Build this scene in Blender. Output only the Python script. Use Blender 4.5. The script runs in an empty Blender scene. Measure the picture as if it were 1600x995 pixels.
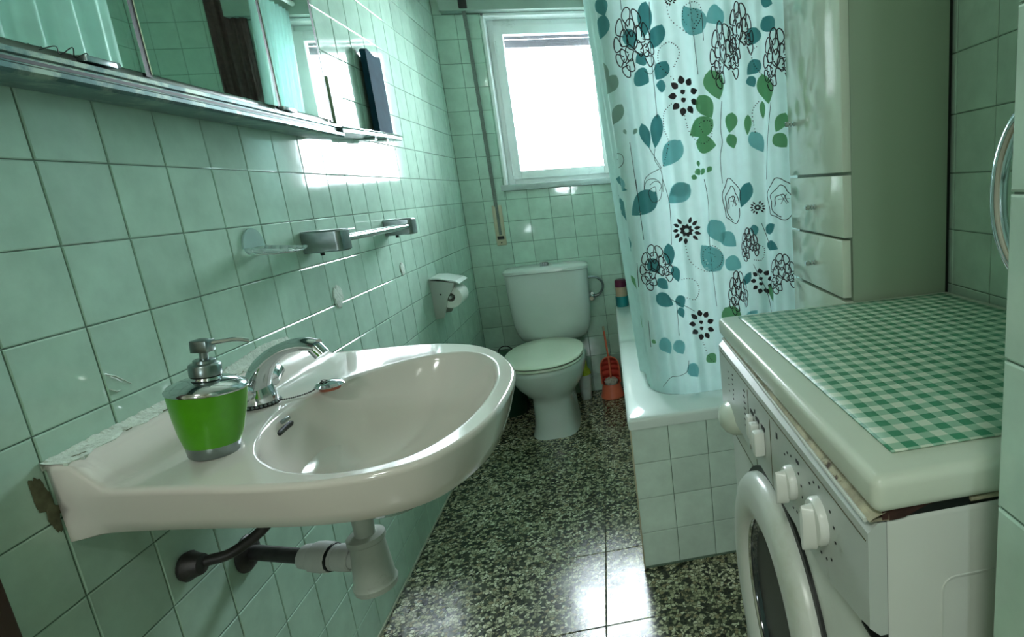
import bpy, bmesh, math, random
from math import pi, sin, cos, sqrt
from mathutils import Vector, Matrix
random.seed(7)
C = bpy.context.scene
COL = C.collection

# ------------------------------------------------------------------ camera
CAM_ROWS = ((0.9820788, -0.1734916, -0.0736334), (-0.1069249, -0.1911515, -0.9757193), (0.1552039, 0.9661065, -0.2062764))      # right, down, forward
CAM_POS = Vector((0.72202, -0.88225, 1.13254))
F_PX = 866.38
cd = bpy.data.cameras.new('camera'); cam = bpy.data.objects.new('camera', cd); COL.objects.link(cam)
r, d, f = [Vector(v) for v in CAM_ROWS]
cam.matrix_world = Matrix(((r.x, -d.x, -f.x, CAM_POS.x), (r.y, -d.y, -f.y, CAM_POS.y), (r.z, -d.z, -f.z, CAM_POS.z), (0, 0, 0, 1)))
cd.sensor_width = 36; cd.lens = F_PX / 1600 * 36
cd.shift_x = (800 - 1097.157) / 1600; cd.shift_y = (465.279 - 497.5) / 1600
cd.clip_start = 0.02; cd.clip_end = 60
C.camera = cam

# ------------------------------------------------------------------ world, lights, exposure
W = bpy.data.worlds.new('overcast_sky'); C.world = W; W.use_nodes = True
bg = W.node_tree.nodes['Background']; bg.inputs[0].default_value = (0.82, 0.94, 1.0, 1); bg.inputs[1].default_value = 26.0
def portal(name, loc, rot, sx, sy):
    l = bpy.data.lights.new(name, 'AREA'); l.shape = 'RECTANGLE'; l.size = sx; l.size_y = sy
    l.cycles.is_portal = True
    o = bpy.data.objects.new(name, l); COL.objects.link(o); o.location = loc; o.rotation_euler = rot
portal('bathroom_window_portal', (0.525, 2.45, 1.60), (-pi / 2, 0, 0), 0.66, 0.90)
portal('hall_window_portal', (0.21, -2.66, 1.25), (pi / 2, 0, 0), 0.22, 0.28)
C.view_settings.view_transform = 'Standard'; C.view_settings.look = 'None'
C.view_settings.exposure = 1.1; C.view_settings.gamma = 1.0; C.view_settings.use_curve_mapping = False

# ------------------------------------------------------------------ materials
def srgb(c):
    return tuple(((x / 12.92) if x <= 0.04045 else ((x + 0.055) / 1.055) ** 2.4) for x in (v / 255 for v in c))
class NT:
    def __init__(s, name):
        s.m = bpy.data.materials.new(name); s.m.use_nodes = True; s.t = s.m.node_tree; s.b = s.t.nodes['Principled BSDF']
    def n(s, ty, **kw):
        nd = s.t.nodes.new(ty)
        for k, v in kw.items():
            if k in nd.inputs.keys(): nd.inputs[k].default_value = v
            else: setattr(nd, k, v)
        return nd
    def l(s, a, b): s.t.links.new(a, b)
    def ramp(s, fac, stops, interp='LINEAR'):
        r = s.n('ShaderNodeValToRGB'); s.l(fac, r.inputs[0]); e = r.color_ramp.elements; r.color_ramp.interpolation = interp
        while len(e) < len(stops): e.new(0.5)
        for i, (p, c) in enumerate(stops):
            e[i].position = p; e[i].color = tuple(c) + (1,) if len(c) == 3 else c
        return r.outputs[0]
    def coord(s, which='Object'):
        return s.n('ShaderNodeTexCoord').outputs[which]
    def noise(s, scale, detail=3, rough=0.5, vec=None, dist=0.0):
        nd = s.n('ShaderNodeTexNoise', Scale=scale, Detail=detail, Roughness=rough, Distortion=dist)
        s.l(vec if vec else s.coord(), nd.inputs['Vector']); return nd.outputs[0]
    def bump(s, h, strength, dist=0.001):
        b = s.n('ShaderNodeBump', Strength=strength, Distance=dist); s.l(h, b.inputs['Height']); s.l(b.outputs[0], s.b.inputs['Normal'])
def mat(name, col, rough=0.5, metal=0.0, var=0.0, vscale=8, bump=0.0, bscale=60, coat=0.0, spec=0.5, trans=0.0, alpha=1.0, bdist=0.001, dirt=None, dscale=4, dlo=0.55, dhi=0.75):
    t = NT(name); c = srgb(col); b = t.b
    b.inputs['Roughness'].default_value = rough; b.inputs['Metallic'].default_value = metal
    b.inputs['Specular IOR Level'].default_value = spec; b.inputs['Coat Weight'].default_value = coat; b.inputs['Coat Roughness'].default_value = 0.05
    b.inputs['Transmission Weight'].default_value = trans; b.inputs['Alpha'].default_value = alpha
    k = 1 + (var if var else 0.04)
    nz = t.noise(vscale, 4, 0.55)
    out = t.ramp(nz, [(0.3, [x / k for x in c]), (0.7, [min(1, x * k) for x in c])])
    if dirt:
        dn = t.noise(dscale, 6, 0.7); fac = t.ramp(dn, [(dlo, (0, 0, 0)), (dhi, (1, 1, 1))])
        mx = t.n('ShaderNodeMix', data_type='RGBA'); t.l(fac, mx.inputs[0]); t.l(out, mx.inputs[6]); mx.inputs[7].default_value = srgb(dirt) + (1,)
        out = mx.outputs[2]
    t.l(out, b.inputs['Base Color'])
    if bump: t.bump(t.noise(bscale, 3, 0.6), bump, bdist)
    return t.m
M = {}
def tile_mat(name, col, rough=0.07, wav=0.18):
    t = NT(name); c = srgb(col)
    oi = t.n('ShaderNodeObjectInfo').outputs['Random']
    nz = t.noise(16, 5, 0.6, vec=t.n('ShaderNodeNewGeometry').outputs['Position'])
    a = t.ramp(nz, [(0.3, [x * 0.9 for x in c]), (0.72, [x * 1.08 for x in c])])
    hs = t.n('ShaderNodeHueSaturation'); mr = t.n('ShaderNodeMapRange'); t.l(oi, mr.inputs[0]); mr.inputs[3].default_value = 0.93; mr.inputs[4].default_value = 1.05
    t.l(mr.outputs[0], hs.inputs['Value']); t.l(a, hs.inputs['Color']); t.l(hs.outputs[0], t.b.inputs['Base Color'])
    t.b.inputs['Roughness'].default_value = rough; t.b.inputs['Specular IOR Level'].default_value = 0.6
    t.bump(t.noise(26, 2, 0.5, vec=t.n('ShaderNodeNewGeometry').outputs['Position']), wav, 0.0012)
    return t.m
M['tile'] = tile_mat('green_glazed_tile', (184, 214, 197))
M['tub_tile'] = tile_mat('pale_green_glazed_tile', (216, 236, 226), 0.16)
M['grout'] = mat('grey_green_grout', (104, 128, 112), 0.9, var=0.15, vscale=30, bump=0.4, bscale=200)
M['plaster'] = mat('cream_ceiling_plaster', (222, 226, 210), 0.85, var=0.05, vscale=3, bump=0.25, bscale=90)
M['white_paint'] = mat('white_gloss_paint', (232, 240, 236), 0.35, var=0.05, vscale=9, bump=0.15, bscale=40, dirt=(196, 204, 198), dscale=12, dlo=0.6, dhi=0.8)
M['box_paint'] = mat('grey_green_painted_board', (150, 172, 160), 0.5, var=0.08, vscale=8, bump=0.15, bscale=60)
M['sill'] = mat('grey_marble_sill', (176, 190, 186), 0.35, var=0.15, vscale=12, bump=0.1)
M['ceramic'] = mat('glazed_sanitary_ceramic', (222, 216, 208), 0.10, var=0.02, vscale=3, spec=0.6, coat=0.4)
M['ceramic_dirty'] = mat('toilet_ceramic', (208, 218, 212), 0.13, var=0.03, vscale=4, spec=0.6, coat=0.3)
M['tub'] = mat('white_enamel', (228, 240, 236), 0.12, var=0.03, vscale=4, spec=0.6, coat=0.4)
M['seat'] = mat('cream_seat_plastic', (228, 238, 218), 0.25, var=0.02)
M['chrome'] = mat('chrome', (205, 210, 212), 0.10, metal=1.0, var=0.08, vscale=20)
M['chrome_dull'] = mat('tarnished_chrome', (138, 150, 150), 0.28, metal=1.0, var=0.25, vscale=25, bump=0.1, bscale=120)
M['alu'] = mat('aged_aluminium_rail', (84, 112, 110), 0.32, metal=0.85, var=0.3, vscale=14, bump=0.2, bscale=60, dirt=(150, 165, 150), dscale=18, dlo=0.5, dhi=0.62)
M['mirror'] = mat('mirror_glass', (218, 232, 222), 0.015, metal=1.0, var=0.01)
M['dark_gap'] = mat('dark_gap', (16, 22, 20), 0.5)
M['dark_iron'] = mat('dark_corroded_pipe', (58, 56, 56), 0.45, metal=0.4, var=0.4, vscale=40, bump=0.4, bscale=120)
M['pvc'] = mat('grey_pvc', (170, 178, 168), 0.35, var=0.06, vscale=14, dirt=(128, 130, 116), dscale=20, dlo=0.58, dhi=0.8)
M['teflon'] = mat('wrapped_plastic_nut', (186, 190, 186), 0.45, var=0.08, vscale=30, bump=0.3, bscale=90)
M['green_soap'] = mat('lime_green_plastic', (76, 152, 16), 0.3, var=0.05, vscale=60, bump=0.15, bscale=400)
M['caulk'] = mat('cracked_white_caulk', (200, 212, 200), 0.85, var=0.12, vscale=50, bump=0.9, bscale=140, bdist=0.003, dirt=(150, 158, 140), dscale=60, dlo=0.6, dhi=0.7)
M['stain'] = mat('brown_black_mould', (96, 96, 72), 0.9, var=0.4, vscale=60, bump=0.6, bscale=150)
M['orange'] = mat('orange_plastic', (238, 122, 92), 0.3, var=0.06, vscale=12)
M['orange_in'] = mat('red_orange_plastic_inside', (214, 80, 66), 0.35, var=0.05)
M['bristle'] = mat('pale_bristles', (200, 196, 184), 0.9, var=0.3, vscale=90, bump=0.9, bscale=300, bdist=0.003)
M['bin'] = mat('dark_green_plastic', (16, 58, 40), 0.35, var=0.1)
M['yellow'] = mat('yellow_cloth', (186, 196, 58), 0.9, var=0.2, vscale=60, bump=0.6, bscale=120)
M['paper'] = mat('toilet_paper', (226, 232, 222), 0.95, var=0.03, vscale=60, bump=0.3, bscale=150)
M['holder'] = mat('grey_plastic_holder', (172, 182, 172), 0.3, var=0.04)
M['holder_lid'] = mat('pale_plastic_lid', (206, 220, 212), 0.25, var=0.03)
M['strap'] = mat('grey_woven_strap', (112, 124, 116), 0.9, var=0.2, vscale=200, bump=0.6, bscale=500)
M['beige'] = mat('beige_plastic', (190, 184, 156), 0.5, var=0.08, vscale=20)
M['maroon'] = mat('maroon_plastic_cap', (98, 34, 62), 0.3, var=0.05)
M['pot_cream'] = mat('cream_label', (196, 168, 140), 0.4, var=0.1)
M['pot_teal'] = mat('teal_plastic', (30, 128, 132), 0.3, var=0.1)
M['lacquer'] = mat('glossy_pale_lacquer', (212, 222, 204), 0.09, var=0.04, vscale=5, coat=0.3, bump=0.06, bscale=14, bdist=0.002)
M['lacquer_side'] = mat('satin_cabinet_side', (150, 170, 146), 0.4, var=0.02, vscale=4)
M['washer'] = mat('washer_white_enamel', (206, 212, 204), 0.28, var=0.04, vscale=6, dirt=(182, 188, 168), dscale=5, dlo=0.55, dhi=0.8)
M['washer_lid'] = mat('washer_lid_plastic', (206, 216, 200), 0.25, var=0.04, vscale=6)
M['washer_panel'] = mat('washer_control_panel', (190, 198, 192), 0.3, var=0.04, vscale=6, dirt=(160, 168, 156), dscale=30, dlo=0.62, dhi=0.8)
M['knob'] = mat('white_knob_plastic', (226, 230, 224), 0.3, var=0.02)
M['seal'] = mat('black_rubber', (20, 24, 24), 0.4)
M['door_glass'] = mat('dark_door_glass', (34, 42, 52), 0.05, var=0.1, spec=0.8, coat=0.5)
M['rust'] = mat('rusty_edge', (166, 162, 136), 0.8, var=0.5, vscale=40, bump=0.6, bscale=120, dirt=(74, 60, 44), dscale=34, dlo=0.56, dhi=0.64)
M['rust_dark'] = mat('dark_rust', (58, 34, 26), 0.9, var=0.4, vscale=60, bump=0.8, bscale=150)
M['wood'] = mat('dark_brown_wood', (70, 46, 36), 0.4, var=0.3, vscale=6)
M['slab'] = mat('dark_teal_plastic', (26, 62, 76), 0.85, spec=0.1, var=0.2, vscale=14)
M['khaki'] = mat('khaki_plastic', (120, 140, 104), 0.4, var=0.1)
M['acrylic'] = mat('clear_tinted_acrylic', (190, 220, 214), 0.05, var=0.03, spec=0.7, alpha=0.6, coat=0.5)
M['slat'] = mat('grey_rough_shutter_slats', (36, 37, 42), 0.8, var=0.35, vscale=50, bump=0.8, bscale=100)
M['ink'] = mat('dark_print_ink', (38, 40, 42), 0.6)
M['floor_grout'] = mat('dark_floor_joint', (50, 54, 46), 0.8, var=0.2, vscale=30)
M['hall'] = mat('hall_wall_paint', (206, 208, 190), 0.8, var=0.03)
M['plug_rubber'] = mat('orange_rubber', (168, 92, 68), 0.5, var=0.15, vscale=60)

def terrazzo():
    t = NT('terrazzo'); pos = t.n('ShaderNodeNewGeometry').outputs['Position']
    wn = t.n('ShaderNodeTexNoise', Scale=70.0, Detail=2.0); t.l(pos, wn.inputs['Vector'])
    mixv = t.n('ShaderNodeMix', data_type='RGBA'); mixv.inputs[0].default_value = 0.012; t.l(pos, mixv.inputs[6]); t.l(wn.outputs[1], mixv.inputs[7])
    v = t.n('ShaderNodeTexVoronoi', Scale=105.0, Randomness=1.0); t.l(mixv.outputs[2], v.inputs['Vector'])
    sep = t.n('ShaderNodeSeparateColor'); t.l(v.outputs['Color'], sep.inputs[0])
    cols = [(0.0, srgb((40, 43, 38))), (0.22, srgb((76, 80, 68))), (0.36, srgb((158, 158, 132))), (0.56, srgb((200, 197, 168))), (0.78, srgb((228, 226, 204))), (0.92, srgb((166, 154, 124)))]
    base = t.ramp(sep.outputs[0], cols, 'CONSTANT')
    ve = t.n('ShaderNodeTexVoronoi', feature='DISTANCE_TO_EDGE', Scale=105.0); t.l(mixv.outputs[2], ve.inputs['Vector'])
    ed = t.ramp(ve.outputs['Distance'], [(0.03, (1, 1, 1)), (0.12, (0, 0, 0))])
    mx = t.n('ShaderNodeMix', data_type='RGBA'); t.l(ed, mx.inputs[0]); t.l(base, mx.inputs[6]); mx.inputs[7].default_value = srgb((70, 74, 58)) + (1,)
    big = t.noise(5, 3, 0.6, vec=pos); g = t.ramp(big, [(0.35, (0.8, 0.84, 0.74)), (0.7, (1.05, 1.05, 1.0))])
    mu = t.n('ShaderNodeMix', data_type='RGBA', blend_type='MULTIPLY'); mu.inputs[0].default_value = 1; t.l(mx.outputs[2], mu.inputs[6]); t.l(g, mu.inputs[7])
    t.l(mu.outputs[2], t.b.inputs['Base Color'])
    rr = t.ramp(t.noise(9, 4, 0.6, vec=pos), [(0.3, (0.14,) * 3), (0.7, (0.26,) * 3)]); t.l(rr, t.b.inputs['Roughness'])
    t.bump(t.noise(60, 3, 0.6, vec=pos), 0.12, 0.001)
    return t.m
M['terrazzo'] = terrazzo()

def gingham():
    t = NT('green_gingham_oilcloth'); pos = t.n('ShaderNodeNewGeometry').outputs['Position']
    sp = t.n('ShaderNodeSeparateXYZ'); t.l(pos, sp.inputs[0])
    def stripe(o, off):
        a = t.n('ShaderNodeMath', operation='ADD'); t.l(o, a.inputs[0]); a.inputs[1].default_value = 10 + off
        m = t.n('ShaderNodeMath', operation='MODULO'); t.l(a.outputs[0], m.inputs[0]); m.inputs[1].default_value = 0.0245
        g = t.n('ShaderNodeMath', operation='GREATER_THAN'); t.l(m.outputs[0], g.inputs[0]); g.inputs[1].default_value = 0.01225
        return g.outputs[0]
    a = t.n('ShaderNodeMath', operation='ADD'); t.l(stripe(sp.outputs[0], 0), a.inputs[0]); t.l(stripe(sp.outputs[1], 0.004), a.inputs[1])
    h = t.n('ShaderNodeMath', operation='MULTIPLY'); t.l(a.outputs[0], h.inputs[0]); h.inputs[1].default_value = 0.5
    c = t.ramp(h.outputs[0], [(0, srgb((206, 220, 200))), (0.4, srgb((150, 192, 166))), (0.9, srgb((70, 146, 112)))], 'CONSTANT')
    t.l(c, t.b.inputs['Base Color']); t.b.inputs['Roughness'].default_value = 0.35
    t.bump(t.noise(400, 2, 0.6, vec=pos), 0.2, 0.0005)
    return t.m
M['gingham'] = gingham()

def cloth(name, col, transl=0.45, rough=0.5):
    t = NT(name); c = srgb(col)
    nz = t.noise(25, 3, 0.5, vec=t.n('ShaderNodeNewGeometry').outputs['Position'])
    cc = t.ramp(nz, [(0.3, [x * 0.96 for x in c]), (0.7, [min(1, x * 1.03) for x in c])])
    t.l(cc, t.b.inputs['Base Color']); t.b.inputs['Roughness'].default_value = rough
    tr = t.n('ShaderNodeBsdfTranslucent'); t.l(cc, tr.inputs[0])
    mx = t.n('ShaderNodeMixShader'); mx.inputs[0].default_value = transl
    t.l(t.b.outputs[0], mx.inputs[1]); t.l(tr.outputs[0], mx.inputs[2]); t.l(mx.outputs[0], t.t.nodes['Material Output'].inputs[0])
    return t.m
M['curtain'] = cloth('white_shower_curtain', (212, 238, 236))
M['print_T'] = cloth('teal_print', (88, 158, 162), 0.42)
M['print_L'] = cloth('pale_teal_print', (142, 206, 210), 0.4)
M['print_G'] = cloth('grey_green_print', (146, 178, 166), 0.35)
M['print_E'] = cloth('leaf_green_print', (118, 178, 130), 0.42)
M['print_K'] = cloth('charcoal_print', (44, 38, 42), 0.2)
M['print_S'] = cloth('thin_grey_print', (72, 92, 92), 0.3)

def glass():
    t = NT('thin_window_glass')
    tr = t.n('ShaderNodeBsdfTransparent'); gl = t.n('ShaderNodeBsdfGlossy'); gl.inputs['Roughness'].default_value = 0.02
    fr = t.n('ShaderNodeFresnel'); fr.inputs[0].default_value = 1.45
    mx = t.n('ShaderNodeMixShader'); t.l(fr.outputs[0], mx.inputs[0]); t.l(tr.outputs[0], mx.inputs[1]); t.l(gl.outputs[0], mx.inputs[2])
    t.l(mx.outputs[0], t.t.nodes['Material Output'].inputs[0]); return t.m
M['glass'] = glass()

# ------------------------------------------------------------------ mesh helpers
class G:
    """vertices + faces collector in world coordinates"""
    def __init__(s): s.v = []; s.f = []
    def add(s, v, f):
        o = len(s.v); s.v += [tuple(p) for p in v]; s.f += [tuple(i + o for i in q) for q in f]; return s
    def box(s, x0, x1, y0, y1, z0, z1, bev=0.0, seg=2):
        if bev <= 0:
            v = [(x, y, z) for x in (x0, x1) for y in (y0, y1) for z in (z0, z1)]
            return s.add(v, [(0, 1, 3, 2), (4, 6, 7, 5), (0, 4, 5, 1), (2, 3, 7, 6), (0, 2, 6, 4), (1, 5, 7, 3)])
        bm = bmesh.new(); bmesh.ops.create_cube(bm, size=1)
        for q in bm.verts: q.co = Vector((x0 + (q.co.x + .5) * (x1 - x0), y0 + (q.co.y + .5) * (y1 - y0), z0 + (q.co.z + .5) * (z1 - z0)))
        bmesh.ops.bevel(bm, geom=bm.edges[:], offset=bev, segments=seg, affect='EDGES', profile=0.5)
        bm.verts.index_update(); s.add([q.co[:] for q in bm.verts], [[q.index for q in fc.verts] for fc in bm.faces]); bm.free(); return s
    def rings(s, rs, cap0=True, cap1=True, closed=False):
        n = len(rs[0]); v = [p for rg in rs for p in rg]; fs = []; k = len(rs)
        for i in range(k if closed else k - 1):
            a = i * n; b = ((i + 1) % k) * n
            for j in range(n):
                j2 = (j + 1) % n; fs.append((a + j, a + j2, b + j2, b + j))
        if not closed:
            if cap0: fs.append(tuple(range(n))[::-1])
            if cap1: fs.append(tuple(range((k - 1) * n, k * n)))
        return s.add(v, fs)
    def lathe(s, c, prof, n=32, axis=(0, 0, 1), cap0=True, cap1=True, sx=1.0, sy=1.0):
        ax = Vector(axis).normalized(); q = Vector((0, 0, 1)).rotation_difference(ax); c = Vector(c)
        return s.rings([[tuple(c + q @ Vector((r_ * cos(2 * pi * j / n) * sx, r_ * sin(2 * pi * j / n) * sy, z))) for j in range(n)] for r_, z in prof], cap0, cap1)
    def tube(s, pts, r, n=12, flat=None):
        P = [Vector(p) for p in pts]; k = len(P); rs = []; up = None
        for i, p in enumerate(P):
            t = (P[min(i + 1, k - 1)] - P[max(i - 1, 0)]).normalized()
            if up is None:
                up = Vector((0, 0, 1)) if abs(t.z) < 0.9 else Vector((1, 0, 0))
            u = (up - t * up.dot(t)).normalized(); w = t.cross(u); up = u
            ri = r[i] if isinstance(r, (list, tuple)) else r
            fl = (flat[i] if isinstance(flat, (list, tuple)) else flat) or 1.0
            rs.append([tuple(p + u * (cos(2 * pi * j / n) * ri) + w * (sin(2 * pi * j / n) * ri * fl)) for j in range(n)])
        return s.rings(rs)
    def torus(s, c, R, r, axis=(0, 0, 1), n=32, m=8):
        q = Vector((0, 0, 1)).rotation_difference(Vector(axis).normalized()); c = Vector(c)
        return s.rings([[tuple(c + q @ Vector(((R + r * cos(2 * pi * j / m)) * cos(2 * pi * i / n), (R + r * cos(2 * pi * j / m)) * sin(2 * pi * i / n), r * sin(2 * pi * j / m)))) for j in range(m)] for i in range(n)], closed=True)
def spline(pts, n=8, closed=False):
    P = [Vector(p) for p in pts]; k = len(P); out = []
    rng = range(k) if closed else range(k - 1)
    for i in rng:
        g = (lambda j: P[j % k]) if closed else (lambda j: P[max(0, min(k - 1, j))])
        a, b, c, e = g(i - 1), g(i), g(i + 1), g(i + 2)
        for j in range(n):
            t = j / n; out.append(0.5 * ((2 * b) + (c - a) * t + (2 * a - 5 * b + 4 * c - e) * t * t + (3 * b - a - 3 * c + e) * t ** 3))
    if not closed: out.append(P[-1])
    return out
def tagp(o, label=None, cat=None, group=None, kind=None):
    if label: o['label'] = label
    if cat: o['category'] = cat
    if group: o['group'] = group
    if kind: o['kind'] = kind
    return o
ORG = {}
def empty(name, loc, label, cat, group=None, kind=None):
    o = bpy.data.objects.new(name, None); COL.objects.link(o); o.location = loc; o.empty_display_size = 0.02
    ORG[o] = Vector(loc); return tagp(o, label, cat, group, kind)
def mesh_of(name, g, m, smooth=35, off=Vector((0, 0, 0)), fix=True):
    me = bpy.data.meshes.new(name); me.from_pydata([tuple(Vector(p) - off) for p in g.v], [], g.f)
    if fix:
        bm = bmesh.new(); bm.from_mesh(me); bmesh.ops.recalc_face_normals(bm, faces=bm.faces); bm.to_mesh(me); bm.free()
    me.materials.append(m if isinstance(m, bpy.types.Material) else M[m])
    if smooth:
        me.shade_smooth(); me.set_sharp_from_angle(angle=math.radians(smooth))
    return me
def part(name, g, m, parent=None, smooth=35, loc=None, fix=True, **kw):
    """one mesh object built from world-space geometry; child of parent, or top-level with its origin at loc"""
    off = ORG[parent] if parent else Vector(loc or (0, 0, 0))
    o = bpy.data.objects.new(name, mesh_of(name, g, m, smooth, off, fix)); COL.objects.link(o)
    if parent: o.parent = parent
    else: o.location = off
    ORG[o] = off
    return tagp(o, **kw)

# ------------------------------------------------------------------ room shell
T = 0.1125; ZR = 1.2225; CEIL = 2.45
XR = 1.412; YB = 2.20; XP = 0.98; YP = -0.557
WX0, WX1, WZ0, WZ1 = 0.222, 0.825, 1.185, 2.012     # window opening
def seen(p):
    v = Vector(p) - CAM_POS; z = v.dot(f)
    if z < 0.05: return 0
    u = 1097.157 + F_PX * v.dot(r) / z; w = 465.28 + F_PX * v.dot(d) / z
    return (1 / z if -30 < u < 1630 and -30 < w < 1025 else 0)
JOINT = 0.0017; CH = 0.0016; TH = 0.004
def tile_geo(w, h):
    a, b = w / 2, h / 2; c = CH
    v = [(-a, -b, -TH), (a, -b, -TH), (a, b, -TH), (-a, b, -TH), (-a, -b, -c * .7), (a, -b, -c * .7), (a, b, -c * .7), (-a, b, -c * .7),
         (-a + c, -b + c, 0), (a - c, -b + c, 0), (a - c, b - c, 0), (-a + c, b - c, 0)]
    fs = [(8, 9, 10, 11)] + [(i, (i + 1) % 4, 4 + (i + 1) % 4, 4 + i) for i in range(4)] + [(4 + i, 4 + (i + 1) % 4, 8 + (i + 1) % 4, 8 + i) for i in range(4)]
    return v, fs
TILE_CACHE = {}
def tile_mesh(w, h, m):
    k = (round(w, 4), round(h, 4), m)
    if k not in TILE_CACHE:
        g = G(); g.add(*tile_geo(w, h)); TILE_CACHE[k] = mesh_of('tile', g, m, smooth=0, fix=False)
    return TILE_CACHE[k]
def cuts(a0, a1, j0, step):
    k = math.floor((a0 - j0) / step); e = [a0]
    x = j0 + (k + 1) * step
    while x < a1 - 1e-4:
        if x > a0 + 1e-4: e.append(x)
        x += step
    return e + [a1]
def sub(rect, hole):
    x0, x1, y0, y1 = rect; a, b, c_, d_ = hole
    if x1 <= a or x0 >= b or y1 <= c_ or y0 >= d_: return [rect]
    o = []
    if x0 < a: o.append((x0, a, y0, y1)); x0 = a
    if x1 > b: o.append((b, x1, y0, y1)); x1 = b
    if y0 < c_: o.append((x0, x1, y0, c_))
    if y1 > d_: o.append((x0, x1, d_, y1))
    return o
def tile_field(parent, to_world, basis, ua, ub, va, vb, u0, v0, holes=(), m='tile', tilt=0.0022, limit=295, skip=None, name='tile'):
    """tiles on a plane: to_world(u, v) gives the point, basis the 3x3 (u axis, v axis, normal)"""
    us = cuts(ua, ub, u0, T); vs = cuts(va, vb, v0, T); rects = []
    for i in range(len(us) - 1):
        for j in range(len(vs) - 1):
            q = [(us[i], us[i + 1], vs[j], vs[j + 1])]
            for h_ in holes: q = [s_ for a in q for s_ in sub(a, h_)]
            rects += q
    vis = []; rest = []
    for q in rects:
        if q[1] - q[0] < 0.006 or q[3] - q[2] < 0.006: continue
        sc = max(seen(to_world(a, b)) for a in (q[0], q[1]) for b in (q[2], q[3]))
        if skip and skip(q): sc = 0
        (vis if sc > 0 else rest).append((sc * sqrt((q[1] - q[0]) * (q[3] - q[2])), q))
    vis.sort(key=lambda a: -a[0]); rest += vis[limit:]; vis = vis[:limit]
    B = Matrix(basis).transposed()
    g = G()
    for k, (sc, q) in enumerate(vis + rest):
        w, h = q[1] - q[0] - JOINT, q[3] - q[2] - JOINT
        Rm = B @ Matrix.Rotation(random.gauss(0, tilt), 3, 'X') @ Matrix.Rotation(random.gauss(0, tilt), 3, 'Y')
        c = Vector(to_world((q[0] + q[1]) / 2, (q[2] + q[3]) / 2)) + B.col[2] * random.uniform(-0.0003, 0.0002)
        if k < len(vis):
            o = bpy.data.objects.new(name, tile_mesh(w, h, m)); COL.objects.link(o); o.parent = parent
            mw = Rm.to_4x4(); mw.translation = c - ORG[parent]; o.matrix_local = mw
        else:
            v, fs = tile_geo(w, h); g.add([c + Rm @ Vector(p) for p in v], fs)
    if g.v: part('tiling', g, m, parent, smooth=0, fix=False, kind='stuff')

GP = 0.0022   # grout plane sits this far behind the tile faces
wl = part('wall_left', G().box(-0.15, -GP, -0.20, YB + 0.2, 0, CEIL), 'grout', kind='structure', smooth=0)
tile_field(wl, lambda u, v: (0, u, v), ((0, 1, 0), (0, 0, 1), (1, 0, 0)), -0.20, YB, 0, CEIL, 0.0, ZR,
           skip=lambda q: (q[1] < 0.62 and q[2] > 1.34))
gb = G()
for b in ((0, WX0, 0, CEIL), (WX1, XR, 0, CEIL), (WX0, WX1, 0, WZ0 - 0.03), (WX0, WX1, WZ1, CEIL)):
    gb.box(b[0], b[1], YB + GP, YB + 0.20, b[2], b[3])
wb = part('wall_back', gb, 'grout', kind='structure', smooth=0)
tile_field(wb, lambda u, v: (u, YB, v), ((1, 0, 0), (0, 0, 1), (0, -1, 0)), 0.0, XR, 0, CEIL, 0.103, ZR,
           holes=((WX0, WX1, WZ0 - 0.03, WZ1), (0.045, 1.0, WZ1, CEIL)), limit=270, skip=lambda q: q[0] > 0.8)
wr = part('wall_right', G().box(XR + GP, XR + 0.15, YP, YB + 0.2, 0, CEIL), 'grout', kind='structure', smooth=0)
tile_field(wr, lambda u, v: (XR, u, v), ((0, -1, 0), (0, 0, 1), (-1, 0, 0)), YP, YB, 0, CEIL, 0.03, ZR, limit=60, skip=lambda q: q[0] > 0.3)
we = part('wall_entry', G().box(XP + GP, XR + 0.15, -1.05, YP - GP, 0, CEIL), 'grout', kind='structure', smooth=0)
tile_field(we, lambda u, v: (XP, u, v), ((0, -1, 0), (0, 0, 1), (-1, 0, 0)), -1.05, YP, 0, CEIL, YP - T, ZR - 0.0, limit=60)
tile_field(we, lambda u, v: (u, YP, v), ((-1, 0, 0), (0, 0, 1), (0, 1, 0)), XP, XR, 0, CEIL, XP, ZR, limit=0)
part('ceiling', G().box(-1.05, XR + 0.3, -2.65, YB + 0.2, CEIL, CEIL + 0.1), 'plaster', kind='structure', smooth=0)
fl = part('floor', G().box(-1.05, XR + 0.3, -2.65, YB + 0.2, -0.1, -0.0022), 'floor_grout', kind='structure', smooth=0)
FT = 0.3; xs = [0.608 + FT * k for k in range(-6, 4)]; ys = [0.415 + 0.31 * k for k in range(-10, 7)]
fcache = {}
for i in range(len(xs) - 1):
    for j in range(len(ys) - 1):
        x0, x1, y0, y1 = xs[i], xs[i + 1], ys[j], ys[j + 1]
        if y0 > -0.2: x0 = max(x0, 0.0); x1 = min(x1, XR)
        y1 = min(y1, YB)
        if x1 - x0 < 0.005: continue
        w, h = round(x1 - x0 - 0.002, 4), round(y1 - y0 - 0.002, 4)
        if (w, h) not in fcache:
            g = G(); g.add(*tile_geo(w, h)); fcache[(w, h)] = mesh_of('floor_tile', g, 'terrazzo', smooth=0, fix=False)
        o = bpy.data.objects.new('floor_tile', fcache[(w, h)]); COL.objects.link(o); o.parent = fl
        o.location = ((x0 + x1) / 2, (y0 + y1) / 2, random.uniform(-0.0004, 0.0002)); o.rotation_euler = (random.gauss(0, .0008), random.gauss(0, .0008), 0)
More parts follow.
